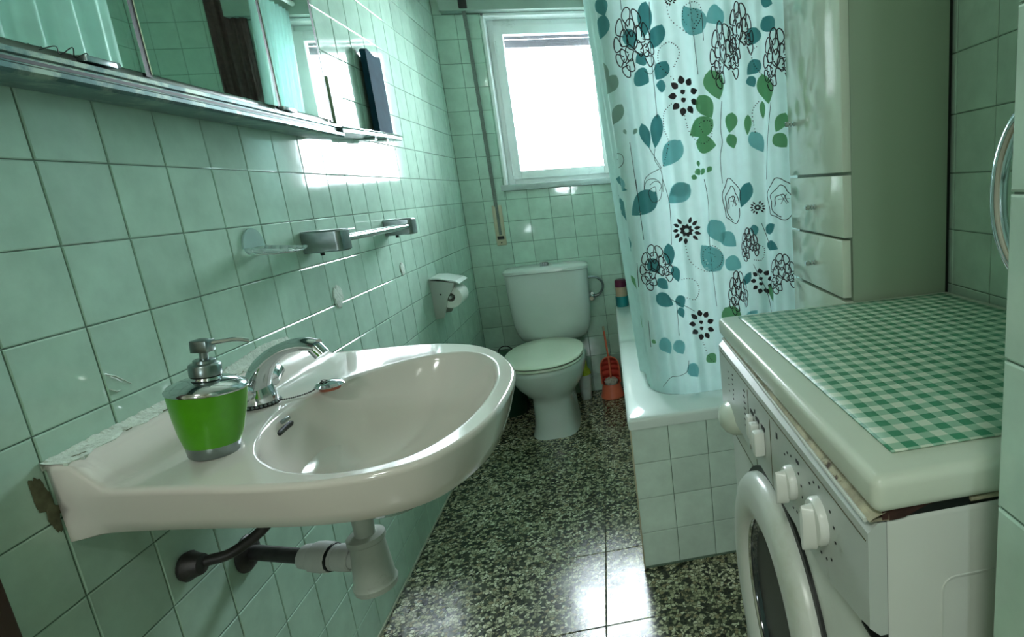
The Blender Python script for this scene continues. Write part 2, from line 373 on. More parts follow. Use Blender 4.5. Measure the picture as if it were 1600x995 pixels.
# hall behind the camera (door side), with its own window
part('wall_hall_left', G().box(-1.05, -0.95, -2.65, -0.2, 0, CEIL), 'hall', kind='structure', smooth=0)
part('wall_hall_right', G().box(XR + 0.15, XR + 0.25, -2.65, -1.05, 0, CEIL).box(XP + 0.0, XR + 0.25, -1.10, -1.05, 0, CEIL), 'hall', kind='structure', smooth=0)
part('wall_hall_side', G().box(-0.95, -0.15, -0.21, -0.11, 0, CEIL), 'hall', kind='structure', smooth=0)
gf = G()
for b in ((-1.05, 0.12, 0, CEIL), (0.30, XR + 0.25, 0, CEIL), (0.12, 0.30, 0, 1.14), (0.12, 0.30, 1.36, CEIL)):
    gf.box(b[0], b[1], -2.65, -2.55, b[2], b[3])
part('wall_front', gf, 'hall', kind='structure', smooth=0)
dj = part('door_1', G().box(-0.15, 0.012, -0.275, -0.203, 0, 2.08, 0.004).box(-0.15, 0.0, -0.30, -0.203, 2.08, 2.14, 0.003), 'wood', kind='structure')
# cement joint along the left wall foot
part('trim_1', G().box(0.0005, 0.006, -0.2, YB, -0.001, 0.006, 0.002), mat('pale_cement_joint', (176, 182, 160), 0.85, var=0.2, vscale=40), kind='structure')

# ------------------------------------------------------------------ window
w1 = empty('window_1', (0.52, 2.25, WZ0), None, None, kind='structure')
rv = 0.012
part('reveal', G().box(WX0, WX0 + rv, YB - 0.003, 2.28, WZ0, WZ1).box(WX1 - rv, WX1, YB - 0.003, 2.28, WZ0, WZ1).box(WX0, WX1, YB - 0.003, 2.28, WZ1 - rv, WZ1), 'white_paint', w1, smooth=0)
part('window_sill', G().box(0.205, 0.845, 2.178, 2.40, WZ0 - 0.030, WZ0, 0.003), 'sill', w1)
def frame(x0, x1, z0, z1, y0, y1, t, bev=0.003):
    g = G(); g.box(x0, x0 + t, y0, y1, z0, z1, bev); g.box(x1 - t, x1, y0, y1, z0, z1, bev)
    g.box(x0 + t, x1 - t, y0, y1, z0, z0 + t, bev); g.box(x0 + t, x1 - t, y0, y1, z1 - t, z1, bev); return g
part('outer_frame', frame(WX0 + rv, WX1 - rv, WZ0, WZ1 - rv, 2.275, 2.335, 0.034), 'white_paint', w1)
sash = part('sash', frame(WX0 + rv + 0.028, WX1 - rv - 0.028, WZ0 + 0.026, WZ1 - rv - 0.028, 2.262, 2.300, 0.043), 'white_paint', w1)
part('glass_pane', G().box(WX0 + 0.08, WX1 - 0.08, 2.280, 2.284, WZ0 + 0.068, WZ1 - 0.08), 'glass', sash, smooth=0)
for z in (1.26, 1.87):
    part('hinge', G().lathe((WX0 + rv + 0.030, 2.262, z), [(0.0045, -0.03), (0.0055, -0.028), (0.0055, 0.028), (0.0045, 0.03)], 12), 'white_paint', w1)
# half-raised roller shutter outside
sh = empty('roller_shutter', (0.52, 2.36, 1.885), 'rough grey roller shutter slats hanging half raised behind the top of the window glass', 'shutter')
for k in range(4):
    z = 1.885 + k * 0.042
    part('slat', G().box(WX0 + 0.03, WX1 - 0.03, 2.352, 2.364, z, z + 0.040, 0.004), 'slat', sh)
# shutter box above the window with strap, plate
part('trim_2', G().box(0.045, 1.0, 2.150, YB + 0.0, WZ1 + 0.002, CEIL), 'box_paint', kind='structure', smooth=0)
st = empty('shutter_strap', (0.168, 2.19, 0.88), 'grey woven roller shutter strap running down the back wall into a beige winder plate', 'strap')
part('guide_slot', G().box(0.138, 0.176, 2.140, 2.152, 2.022, 2.075, 0.002).box(0.142, 0.172, 2.132, 2.142, 2.066, 2.073, 0.001), 'dark_gap', st)
g = G(); pts = [(0.155, 2.150, 2.045), (0.157, 2.168, 1.95), (0.160, 2.180, 1.7), (0.163, 2.186, 1.4), (0.166, 2.190, 1.05), (0.168, 2.190, 0.93)]
L = spline(pts, 6)
g.rings([[(p.x + sx * 0.009, p.y + sy * 0.0007, p.z) for sx, sy in ((-1, -1), (1, -1), (1, 1), (-1, 1))] for p in L]); part('strap', g, 'strap', st, smooth=0)
part('winder_plate', G().box(0.142, 0.192, 2.1915, 2.199, 0.876, 1.085, 0.003).box(0.147, 0.161, 2.1890, 2.1925, 0.93, 1.08, 0.001).box(0.175, 0.187, 2.1890, 2.1925, 0.93, 1.08, 0.001), 'beige', st)
part('winder_slot', G().box(0.150, 0.184, 2.1885, 2.192, 0.908, 0.925), 'dark_gap', st)
part('screw', G().lathe((0.167, 2.192, 0.890), [(0.0035, 0), (0.0035, 0.002), (0.002, 0.003)], 12, (0, -1, 0)), 'dark_gap', st)

hl = empty('hall_fill', (0.3, -1.7, CEIL - .06), 'round white fill light added at the hall ceiling behind the camera', 'fill light')  # unseen fill light, added to brighten the surfaces that face the hall
part('fill_cover', G().lathe((0.3, -1.7, CEIL - .06), [(.10, 0), (.16, .02), (.18, .06)], 32), 'white_paint', hl)
ll = bpy.data.lights.new('hall_fill_light', 'AREA'); ll.shape = 'DISK'; ll.size = .3; ll.energy = 6.5; ll.color = (.95, 1.0, .93)
lo = bpy.data.objects.new('hall_fill_light', ll); COL.objects.link(lo); lo.location = (0.3, -1.7, CEIL - .075)

# ------------------------------------------------------------------ bathtub
def rrect(x0, x1, y0, y1, rad, n=8):
    o = []
    for cx, cy, a0 in ((x1 - rad, y1 - rad, 0), (x0 + rad, y1 - rad, 90), (x0 + rad, y0 + rad, 180), (x1 - rad, y0 + rad, 270)):
        for k in range(n + 1):
            a = math.radians(a0 + 90 * k / n); o.append((cx + rad * cos(a), cy + rad * sin(a)))
    return o
TZ = 0.4875
tb = empty('bathtub', (1.06, 1.40, 0), 'white enamelled bathtub boxed in with pale green tiles under the patterned curtain', 'bathtub')
R0 = [(TZ - 0.034, .7215, 1.399, .604, 2.199, .012), (TZ - 0.010, .7195, 1.399, .602, 2.199, .014), (TZ - 0.003, .722, 1.398, .605, 2.198, .016), (TZ, .730, 1.39, .613, 2.19, .02),
      (TZ, .790, 1.35, .735, 2.13, .13), (TZ - .004, .800, 1.342, .748, 2.12, .135), (TZ - .02, .808, 1.33, .758, 2.10, .135), (TZ - .15, .835, 1.31, .80, 2.07, .14), (TZ - .33, .87, 1.27, .88, 2.02, .14), (TZ - .37, .91, 1.23, .95, 1.97, .13), (TZ - .38, 1.0, 1.15, 1.1, 1.8, .05)]
part('tub_shell', G().rings([[(x, y, z) for x, y in rrect(x0, x1, y0, y1, rad, 10)] for z, x0, x1, y0, y1, rad in R0], cap0=False, cap1=True), 'tub', tb, smooth=50)
ae = part('end_apron', G().box(.7275 + .001, XR, .611, .66, 0, TZ - .036), 'grout', tb, smooth=0)
tile_field(ae, lambda u, v: (u, .6085, v), ((1, 0, 0), (0, 0, 1), (0, -1, 0)), .7255, XR, 0.002, TZ - .034, .833, .0075 + T, m='tub_tile', skip=lambda q: q[0] > 1.2)
asd = part('side_apron', G().box(.7275, .77, .612, YB, 0, TZ - .036), 'grout', tb, smooth=0)
tile_field(asd, lambda u, v: (.7255, -u, v), ((0, -1, 0), (0, 0, 1), (-1, 0, 0)), -YB, -.6085, 0.002, TZ - .034, -.6085, .0075 + T, m='tub_tile')
part('corner_bead', G().box(.7235, .7275, .6065, .6105, 0, TZ - .034, .001), 'beige', tb)

# ------------------------------------------------------------------ shower curtain with printed motifs
def cbase(s, z):
    t = (z - .46) / (2.0 - .46); xc = .812 + (.741 - .812) * t; yc = .83 + (.74 - .83) * t
    k = (1.4 - xc) / .62; soft = lambda v: .5 * (v + sqrt(v * v + .0016))
    return Vector((xc + soft(s) * k - .012, yc + soft(-s), z))
def csurf(s, z, off=0.0):
    p = cbase(s, z); q = cbase(s + .004, z); tx, ty = (q.x - p.x), (q.y - p.y); L = sqrt(tx * tx + ty * ty) or 1
    n = Vector((ty / L, -tx / L, 0)); t = (z - .3) / 1.7
    a = .011 * sin(s * 62 + .8 * z) * (0.65 + .35 * t) + .008 * sin(s * 27 + 1.3 - .7 * z) + .004 * sin(s * 131 + 2 * z)
    for s0, w, h in ((.355, .016, .020), (.44, .014, .018), (.045, .012, .008)):
        a += h * math.exp(-((s - s0 - .02 * (z - 1)) / w) ** 2)
    return p + n * (a + off)
cur = empty('shower_curtain', (1.0, .80, .44), 'white shower curtain printed with teal and green leaves and black flowers, hanging into the bathtub', 'curtain')
g = G(); NS, NZ = 300, 50; s0, s1, z0, z1 = -.36, .59, .43, 2.03
g.v = [tuple(csurf(s0 + (s1 - s0) * i / NS, z0 + (z1 - z0) * j / NZ)) for j in range(NZ + 1) for i in range(NS + 1)]
g.f = [(j * (NS + 1) + i, j * (NS + 1) + i + 1, (j + 1) * (NS + 1) + i + 1, (j + 1) * (NS + 1) + i) for j in range(NZ) for i in range(NS)]
part('cloth', g, 'curtain', cur, smooth=180, fix=False)
LEAVES= [('T', 0.138, 1.619, 0.12, 1.529, 0.035), ('T', 0.174, 1.562, 0.138, 1.504, 0.035), ('T', 0.079, 1.551, 0.087, 1.501, 0.035), ('T', 0.119, 1.48, 0.09, 1.466, 0.029), ('T', 0.086, 1.438, 0.121, 1.414, 0.047), ('T', 0.176, 1.467, 0.143, 1.423, 0.035), ('T', 0.168, 1.406, 0.141, 1.408, 0.029), ('T', 0.086, 1.301, 0.099, 1.235, 0.026), ('T', 0.136, 1.324, 0.116, 1.234, 0.032), ('T', 0.019, 1.588, -0.004, 1.533, 0.035), ('T', 0.008, 1.632, 0.019, 1.588, 0.035), ('T', 0.437, 1.544, 0.415, 1.499, 0.035), ('T', 0.457, 1.568, 0.488, 1.537, 0.041), ('T', 0.44, 1.457, 0.405, 1.422, 0.032), ('T', 0.41, 1.416, 0.422, 1.387, 0.023), ('T', 0.454, 1.618, 0.486, 1.607, 0.029), ('L', 0.191, 1.249, 0.134, 1.181, 0.049), ('L', 0.202, 1.12, 0.147, 1.098, 0.035), ('L', 0.278, 1.539, 0.239, 1.609, 0.058), ('L', 0.346, 1.591, 0.294, 1.563, 0.044), ('L', 0.0, 1.122, -0.024, 1.171, 0.032), ('L', 0.409, 1.26, 0.438, 1.202, 0.035), ('G', 0.028, 1.434, -0.008, 1.391, 0.032), ('G', 0.033, 1.357, -0.003, 1.307, 0.029), ('G', -0.015, 1.474, 0.0, 1.416, 0.029), ('G', 0.03, 1.291, 0.036, 1.278, 0.009), ('G', 0.069, 1.292, 0.056, 1.277, 0.01), ('E', 0.296, 1.434, 0.316, 1.357, 0.049), ('E', 0.262, 1.37, 0.29, 1.308, 0.041), ('E', 0.289, 1.302, 0.221, 1.263, 0.047), ('E', 0.241, 1.24, 0.297, 1.231, 0.044), ('E', 0.353, 1.318, 0.34, 1.264, 0.032), ('E', 0.34, 1.259, 0.352, 1.219, 0.029), ('E', 0.401, 1.31, 0.397, 1.255, 0.017), ('E', 0.447, 1.417, 0.465, 1.339, 0.041), ('E', 0.443, 1.345, 0.443, 1.296, 0.015), ('E', 0.508, 1.307, 0.482, 1.258, 0.029), ('E', 0.479, 1.25, 0.51, 1.212, 0.035), ('E', 0.239, 1.19, 0.24, 1.173, 0.01), ('E', 0.277, 1.171, 0.265, 1.155, 0.012), ('E', 0.216, 1.147, 0.232, 1.14, 0.013), ('E', 0.231, 1.166, 0.241, 1.149, 0.017), ('E', 0.257, 1.167, 0.246, 1.149, 0.012), ('T', 0.099, 1.106, 0.017, 1.047, 0.056), ('T', -0.09, 1.156, 0.015, 1.121, 0.03), ('T', -0.114, 1.106, -0.013, 0.984, 0.033), ('T', -0.013, 0.984, -0.018, 0.929, 0.033), ('T', 0.056, 0.907, 0.082, 0.863, 0.036), ('T', 0.122, 0.949, 0.12, 0.88, 0.03), ('T', 0.131, 0.879, 0.142, 0.829, 0.025), ('T', 0.076, 0.843, 0.104, 0.812, 0.03), ('T', 0.064, 0.791, 0.115, 0.757, 0.04), ('T', 0.136, 0.784, 0.149, 0.743, 0.03), ('T', 0.135, 0.745, 0.145, 0.711, 0.02), ('T', 0.394, 1.113, 0.362, 1.043, 0.036), ('T', 0.435, 0.962, 0.468, 0.983, 0.03), ('T', 0.436, 0.927, 0.475, 0.903, 0.026), ('T', 0.4, 0.985, 0.405, 0.951, 0.02), ('T', 0.359, 0.8, 0.384, 0.837, 0.023), ('L', 0.204, 1.121, 0.138, 1.074, 0.049), ('L', 0.266, 1.01, 0.295, 0.94, 0.049), ('L', 0.294, 0.968, 0.336, 0.926, 0.04), ('L', 0.301, 0.884, 0.349, 0.858, 0.043), ('L', 0.277, 0.858, 0.225, 0.94, 0.063), ('L', 0.062, 0.649, 0.085, 0.594, 0.036), ('L', 0.11, 0.637, 0.13, 0.589, 0.036), ('L', 0.148, 0.549, 0.173, 0.499, 0.036), ('L', 0.357, 0.668, 0.398, 0.708, 0.033), ('E', -0.098, 0.85, -0.008, 0.775, 0.02), ('E', -0.022, 0.741, -0.005, 0.691, 0.018), ('E', 0.287, 0.728, 0.331, 0.664, 0.053), ('E', 0.213, 0.579, 0.237, 0.553, 0.033), ('E', 0.028, 0.651, 0.041, 0.642, 0.012), ('E', 0.436, 0.792, 0.452, 0.732, 0.018), ('E', 0.465, 0.686, 0.507, 0.655, 0.03)]
PEONIES= [(0.081, 1.529, 0.102, 0.175), (0.333, 1.487, 0.076, 0.18), (0.385, 1.545, 0.064, 0.163), (0.485, 1.47, 0.07, 0.169), (0.065, 0.892, 0.099, 0.139), (0.379, 0.932, 0.053, 0.106), (0.329, 0.785, 0.063, 0.145), (0.479, 0.831, 0.082, 0.132)]
CLUSTERS= [(0.216, 1.373, 0.044, 'ring'), (0.185, 0.987, 0.047, 'burst'), (0.203, 0.682, 0.041, 'ring'), (0.415, 0.805, 0.034, 'ring'), (0.414, 1.039, 0.023, 'burst'), (0.204, 1.624, 0.017, 'burst')]
ROSES= [(0.333, 1.065, 0.056, 0.132), (0.489, 1.059, 0.086, 0.125)]
DOTS= [[(0.194, 1.624), (0.199, 1.576), (0.242, 1.54), (0.276, 1.564), (0.284, 1.598), (0.265, 1.618), (0.238, 1.604), (0.234, 1.57), (0.259, 1.559), (0.275, 1.583), (0.264, 1.601), (0.249, 1.584)], [(0.196, 1.415), (0.159, 1.463), (0.162, 1.503), (0.192, 1.517), (0.215, 1.491), (0.195, 1.451)], [(0.184, 1.359), (0.157, 1.334), (0.151, 1.291), (0.16, 1.248), (0.135, 1.184)], [(0.211, 1.326), (0.224, 1.266), (0.261, 1.239), (0.286, 1.262), (0.283, 1.3), (0.255, 1.296), (0.264, 1.269)], [(0.437, 1.351), (0.413, 1.32), (0.418, 1.259)], [(0.442, 1.5), (0.419, 1.483), (0.423, 1.452), (0.444, 1.422)], [(0.177, 0.944), (0.188, 0.888), (0.234, 0.856), (0.278, 0.869), (0.288, 0.906), (0.263, 0.933), (0.23, 0.919), (0.23, 0.884), (0.257, 0.878), (0.267, 0.901), (0.247, 0.914)], [(0.146, 0.833), (0.189, 0.833), (0.205, 0.802), (0.189, 0.768), (0.16, 0.774)], [(0.199, 0.63), (0.213, 0.579), (0.234, 0.552)], [(0.4, 0.923), (0.425, 0.914), (0.419, 0.876), (0.397, 0.875)]]
STEMS= [[(0.07, 1.628), (0.069, 1.602)], [(0.149, 1.626), (0.137, 1.499), (0.135, 1.403), (0.133, 1.319)], [(0.258, 1.623), (0.263, 1.43)], [(0.285, 1.583), (0.284, 1.516)], [(0.322, 1.352), (0.313, 1.282), (0.315, 1.238), (0.306, 1.194), (0.307, 1.12)], [(0.043, 1.255), (0.045, 1.114)], [(0.116, 1.234), (0.111, 1.202), (0.127, 1.167), (0.125, 1.108)], [(0.099, 1.235), (0.128, 1.178)], [(0.128, 1.178), (0.078, 1.154), (0.067, 1.116)], [(0.471, 1.344), (0.458, 1.251), (0.443, 1.122)], [(0.254, 1.136), (0.26, 1.098)], [(0.127, 1.499), (0.141, 1.484), (0.145, 1.459), (0.129, 1.436), (0.111, 1.445)], [(0.046, 1.151), (0.046, 0.972)], [(0.128, 1.146), (0.141, 1.067), (0.132, 0.948)], [(0.255, 1.136), (0.261, 1.058), (0.253, 0.937), (0.259, 0.738)], [(0.045, 0.491), (0.082, 0.514), (0.133, 0.524), (0.146, 0.565)], [(0.127, 0.767), (0.123, 0.654)], [(0.024, 0.718), (0.021, 0.629)], [(0.014, 0.902), (0.009, 0.826)], [(0.087, 0.792), (0.184, 0.728)], [(0.422, 0.991), (0.44, 0.927)], [(0.393, 0.861), (0.425, 0.779), (0.436, 0.704)], [(-0.077, 1.213), (-0.0, 1.228), (0.017, 1.208), (-0.002, 1.187), (-0.049, 1.195), (-0.014, 1.207)], [(0.087, 1.131), (0.106, 1.141), (0.122, 1.129), (0.114, 1.112)], [(0.066, 1.112), (0.078, 1.143), (0.105, 1.147), (0.122, 1.127), (0.114, 1.089), (0.089, 1.081), (0.08, 1.111), (0.102, 1.125), (0.102, 1.103)]]
PO = {k: G() for k in 'TLGEKS'}
lay = [0]
def patch(col, outline_s, mid_a, mid_b, n):
    """leaf: strips between two mirrored edge curves, subdivided to follow the folds"""
    lay[0] += 1; off = .0012 + .00004 * (lay[0] % 12)
    g = G(); m = 6
    for i in range(n + 1):
        for j in range(m + 1):
            s, z = outline_s(i / n, j / m * 2 - 1); g.v.append(tuple(csurf(s, z, off)))
    g.f = [(i * (m + 1) + j, i * (m + 1) + j + 1, (i + 1) * (m + 1) + j + 1, (i + 1) * (m + 1) + j) for i in range(n) for j in range(m)]
    PO[col].add(g.v, g.f)
def leaf(col, s0, z0, s1, z1, w, n=10):
    dx, dz = s1 - s0, z1 - z0; L = sqrt(dx * dx + dz * dz) or 1e-3; nx, nz = -dz / L, dx / L
    def fn(t, k):
        prof = (sin(pi * t ** .78) ** .88 if 0 < t < 1 else 0) * w / 2
        return s0 + dx * t + nx * prof * k, z0 + dz * t + nz * prof * k
    patch(col, fn, None, None, n)
def ribbon(col, pts, w, closed=False, sub_=4, off=.0022):
    P = spline([(a, b, 0) for a, b in pts], sub_, closed)
    if closed: P.append(P[0])
    g = G(); n = len(P)
    for i, p in enumerate(P):
        t = (P[min(i + 1, n - 1)] - P[max(i - 1, 0)]); L = t.length or 1; nx, nz = -t.y / L, t.x / L
        for k in (-1, 1): g.v.append(tuple(csurf(p.x + nx * w / 2 * k, p.y + nz * w / 2 * k, off)))
    g.f = [(2 * i, 2 * i + 1, 2 * i + 3, 2 * i + 2) for i in range(n - 1)]
    PO[col].add(g.v, g.f)
def dotted(pts, w=.0028, gap=.006):
    P = spline([(a, b, 0) for a, b in pts], 12); acc = 0
    for i in range(1, len(P)):
        acc += (P[i] - P[i - 1]).length
        if acc >= gap:
            acc = 0; p = P[i]; h = w / 2
            PO['K'].add([csurf(p.x + a * h, p.y + b * h, .0023) for a, b in ((-1, -1), (1, -1), (1, 1), (-1, 1))], [(0, 1, 2, 3)])
for c_, a, b, e, h_, w in LEAVES: leaf(c_, a - (e - a) * .06, b - (h_ - b) * .06, e, h_, w * 1.2)
def peony(cs, cz, w, h):
    lw = .0031; bx, bz = cs + w * .14, cz - h * .20; a0, a1 = -0.75, 4.35
    def R(q, aa):
        ext = 1.0 + .42 * max(0, sin(aa)) - .12 * max(0, cos(aa))
        return (bx + cos(aa) * q * w * .50 - w * .05, bz + sin(aa) * q * h * .40 * ext + h * .02)
    for ring, (n, r0, r1) in enumerate(((3, .02, .50), (6, .34, .80), (9, .64, 1.10))):
        st_ = (a1 - a0) / n
        for k in range(n):
            a = a0 + st_ * (k + .5 + .35 * (ring % 2)); da = st_ * .5
            ribbon('K', [R(r0, a - da * .18), R(r0 + (r1 - r0) * .45, a - da * .72), R(r1 - (r1 - r0) * .18, a - da * .86), R(r1, a - da * .35), R(r1, a + da * .35), R(r1 - (r1 - r0) * .18, a + da * .86), R(r0 + (r1 - r0) * .45, a + da * .72), R(r0, a + da * .18)], lw, sub_=3)
    ribbon('K', [(bx - w * .05, bz), (bx + w * .15, bz - h * .04), (bx + w * .36, bz + h * .03)], .002)
for a in PEONIES: peony(*a)
def cluster(cs, cz, r_, kind):
    if kind == 'ring':
        for k in range(9):
            a = 2 * pi * k / 9 + .3; x, z = cs + cos(a) * r_ * .72, cz + sin(a) * r_ * .98
            leaf('K', x - cos(a) * r_ * .26, z - sin(a) * r_ * .26, x + cos(a) * r_ * .28, z + sin(a) * r_ * .3, r_ * .42, 5)
        for k in range(2):
            leaf('K', cs - r_ * .2, cz + (k - .5) * r_ * .5 - .003, cs + r_ * .1, cz + (k - .5) * r_ * .5 + .004, r_ * .32, 5)
    else:
        for q, (n, a_, b_) in enumerate(((9, .12, .45), (13, .5, .95))):
            for k in range(n):
                a = 2 * pi * k / n + .2 * q
                if q == 1 and k in (3, 10): continue
                leaf('K', cs + cos(a) * r_ * a_, cz + sin(a) * r_ * a_, cs + cos(a) * r_ * b_, cz + sin(a) * r_ * b_, r_ * .24, 5)
for a in CLUSTERS: cluster(*a)
def rose(cs, cz, w, h):
    for q in range(3):
        k0 = 1 - q * .28; ribbon('K', [(cs + cos(a) * w * .5 * k0 * (1 + .13 * sin(a * 5 + q)), cz + sin(a) * h * .5 * k0 * (1 + .1 * sin(a * 4 + 2 * q)) - h * .05 * q) for a in [2 * pi * k / 16 for k in range(16 - 3 * q)]], .0024, closed=False)
    for k in range(6):
        a = k * 1.05; ribbon('K', [(cs + w * .1, cz), (cs + w * .1 + cos(a) * w * .2, cz + sin(a) * h * .14)], .0016)
for a in ROSES: rose(*a)
for l_ in DOTS: dotted(l_)
for l_ in STEMS: ribbon('S', l_, .0018)
for k, nm, m in (('T', 'teal_leaf_print', 'print_T'), ('L', 'pale_leaf_print', 'print_L'), ('G', 'grey_leaf_print', 'print_G'), ('E', 'green_leaf_print', 'print_E'), ('K', 'black_flower_print', 'print_K'), ('S', 'stem_print', 'print_S')):
    part(nm, PO[k], m, cur, smooth=180, fix=False, kind='stuff')
g = G(); n = 120; m_ = 24
for j in range(m_ + 1):
    z = .44 + 1.59 * j / m_; t = (z - .46) / 1.54
    for i_ in range(n + 1):
        y = 1.90 + .27 * i_ / n; g.v.append((.832 - .085 * t + .016 * sin(i_ * .42 + z * .6) + .006 * sin(i_ * .9), y, z))
g.f = [(j * (n + 1) + i_, j * (n + 1) + i_ + 1, (j + 1) * (n + 1) + i_ + 1, (j + 1) * (n + 1) + i_) for j in range(m_) for i_ in range(n)]
part('gathered_cloth', g, 'curtain', cur, smooth=180, fix=False)
rod = empty('curtain_rod', (1.05, .74, 2.06), 'white curtain rod above the bathtub that carries the patterned curtain', 'curtain rod')
part('rail', G().tube([(.71, 2.2, 2.06), (.71, .84, 2.06), (.715, .77, 2.06), (.74, .745, 2.06), (.80, .735, 2.06), (1.4, .735, 2.06)], .011, 12), 'white_paint', rod)
for k in range(9):
    s = -.3 + k * .105; p = cbase(s, 2.03)
    part('ring', G().torus((p.x, p.y, 2.047), .022, .002, (1, 0.3, 0) if s > .02 else (0, 1, 0), 20, 6), 'white_paint', rod)

tl = empty('bath_towel', (1.0, 2.185, 1.05), 'dark brown bath towel hanging behind the curtain, seen only in the middle mirror door', 'towel')
g = G(); ns, nz = 60, 20
for j in range(nz + 1):
    for i_ in range(ns + 1):
        x = .925 + .16 * i_ / ns; z = 1.05 + 1.05 * j / nz; g.v.append((x, 2.176 + .008 * sin(i_ * .5 + .6 * z) + .003 * sin(i_ * 1.3), z))
g.f = [(j * (ns + 1) + i_, j * (ns + 1) + i_ + 1, (j + 1) * (ns + 1) + i_ + 1, (j + 1) * (ns + 1) + i_) for j in range(nz) for i_ in range(ns)]
tw0 = part('towel_cloth', g, mat('dark_brown_terry', (86, 66, 64), .95, var=.2, vscale=60, bump=.6, bscale=300), tl, smooth=180, fix=False)
part('hook', G().tube([(1.0, 2.199, 2.11), (1.0, 2.17, 2.11), (1.0, 2.165, 2.125)], .004, 8), 'chrome', tl)

# ------------------------------------------------------------------ tall cabinet
cb = empty('tall_cabinet', (1.29, .27, 0), 'tall narrow glossy white cabinet with drawers behind the washing machine', 'cabinet')
CX, CY0, CY1 = 1.197, .148, .455
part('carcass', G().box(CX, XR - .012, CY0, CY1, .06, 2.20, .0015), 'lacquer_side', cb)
part('plinth', G().box(CX + .02, XR - .02, CY0 + .01, CY1 - .01, 0, .06), 'dark_gap', cb)
def cfront(name, za, zb, tiltx=0.0, kn=None):
    g = G().box(CX - .019, CX - .001, CY0 - .002, CY1 + .001, za, zb, .0015)
    if tiltx: g.v = [(x - tiltx * (CY1 - y), y + tiltx * .03, z) for x, y, z in g.v]
    o = part(name, g, 'lacquer', cb)
    if kn:
        x0 = CX - .020 - tiltx * (CY1 - kn[0])
        k = G().lathe((x0, kn[0], kn[1]), [(r_ * 1.25, z_ * 1.25) for r_, z_ in ((.0035, 0), (.0045, .002), (.0045, .005), (.0028, .0065), (.0045, .008), (.0045, .011), (.0028, .0125), (.0048, .014), (.0048, .019), (.003, .021))], 16, (-1, 0, 0))
        part('knob', k, 'chrome', o)
    return o
cfront('door', 1.128, 2.17, 0, (.40, 1.245))
cfront('drawer', 1.001, 1.122, 0, (.285, 1.058))
cfront('drawer', .880, .996, .012, (.29, .935))
cfront('drawer', .70, .872, 0)
cfront('door', .08, .69, 0)
part('wall_gap', G().box(XR - .012, XR - .004, CY0 + .004, CY0 + .02, 0, 2.2), 'dark_gap', cb, smooth=0)

# ------------------------------------------------------------------ washing machine
WXF, WXB, WY0, WY1 = .925, 1.395, -.492, .132
wm = empty('washing_machine', (1.15, -.18, 0), 'old white front-loading washing machine with rust under its lid, gingham mat on top', 'washing machine')
body = G().box(WXF, WXB, WY0, WY1, .02, .836, .006, 3)
part('body', body, 'washer', wm)
for y in (WY0 + .06, WY1 - .06):
    for x in (WXF + .05, WXB - .05): part('foot', G().lathe((x, y, 0), [(.022, 0), (.022, .01), (.012, .012), (.012, .03)], 16), 'seal', wm)
# pressed panels on the near side
g = G()
for a, b in ((WXF + .055, WXF + .115), (WXF + .175, WXF + .30), (WXF + .35, WXB - .04)):
    o = rrect(a, b, .10, .768, .012, 4)
    g.tube([(x, WY0 + .0005, z) for x, z in o] + [(o[0][0], WY0 + .0005, o[0][1])], .0016, 6)
part('pressed_rib', g, 'washer', wm)
# lid
lid = G().box(WXF - .012, WXB + .004, WY0 - .008, WY1 + .006, .8445, .8785, .010, 5)
part('lid', lid, 'washer_lid', wm)
part('lid_seam', G().box(WXF + .001, WXB, WY0 + .001, WY1 - .001, .835, .8455), 'dark_gap', wm, smooth=0)
# rusted strip under the lid: front ledge and near edge
g = G(); n = 60
for i in range(n + 1):
    y = WY1 - (WY1 - WY0 + .002) * i / n; wdt = max(0, (i / n - .30) / .7)
    g.v += [(WXF + .004, y, .8445), (WXF - .003 - .007 * wdt, y, .842 - .002 * wdt + random.gauss(0, .0004)), (WXF - .005 - .009 * wdt, y, .8375 + random.gauss(0, .0003)), (WXF + .004, y, .836)]
g.f = [(4 * i + j, 4 * i + (j + 1) % 4, 4 * i + 4 + (j + 1) % 4, 4 * i + 4 + j) for i in range(n) for j in range(4)]
part('rusted_ledge', g, 'rust', wm, smooth=0)
part('ledge_trim', G().tube([(WXF - .0055, WY1, .8368), (WXF - .008, -.1, .8366), (WXF - .0135, -.40, .8362), (WXF - .0145, WY0 + .004, .836)], .0022, 8), 'washer', wm)
g = G(); n = 40
n = 14
for i in range(n + 1):
    x = WXF - .002 + (WXB - WXF) * .30 * i / n; hh = -.0035 + .011 * math.exp(-((i - 1) / 2.6) ** 2) + random.uniform(0, .0012)
    g.v += [(x, WY0 - .0012, .8455), (x, WY0 - .0012, .8425 - hh), (x, WY0 + .004, .8425 - hh), (x, WY0 + .004, .8455)]
g.f = [(4 * i + j, 4 * i + (j + 1) % 4, 4 * i + 4 + (j + 1) % 4, 4 * i + 4 + j) for i in range(n) for j in range(4)]
part('rust_patch', g, 'rust_dark', wm, smooth=0)
part('rusted_side_edge', G().tube([(WXF + .08, WY0 - .0008, .8415), (WXF + .25, WY0 - .0008, .842), (WXB, WY0 - .0008, .8425)], .0022, 6), 'rust', wm)
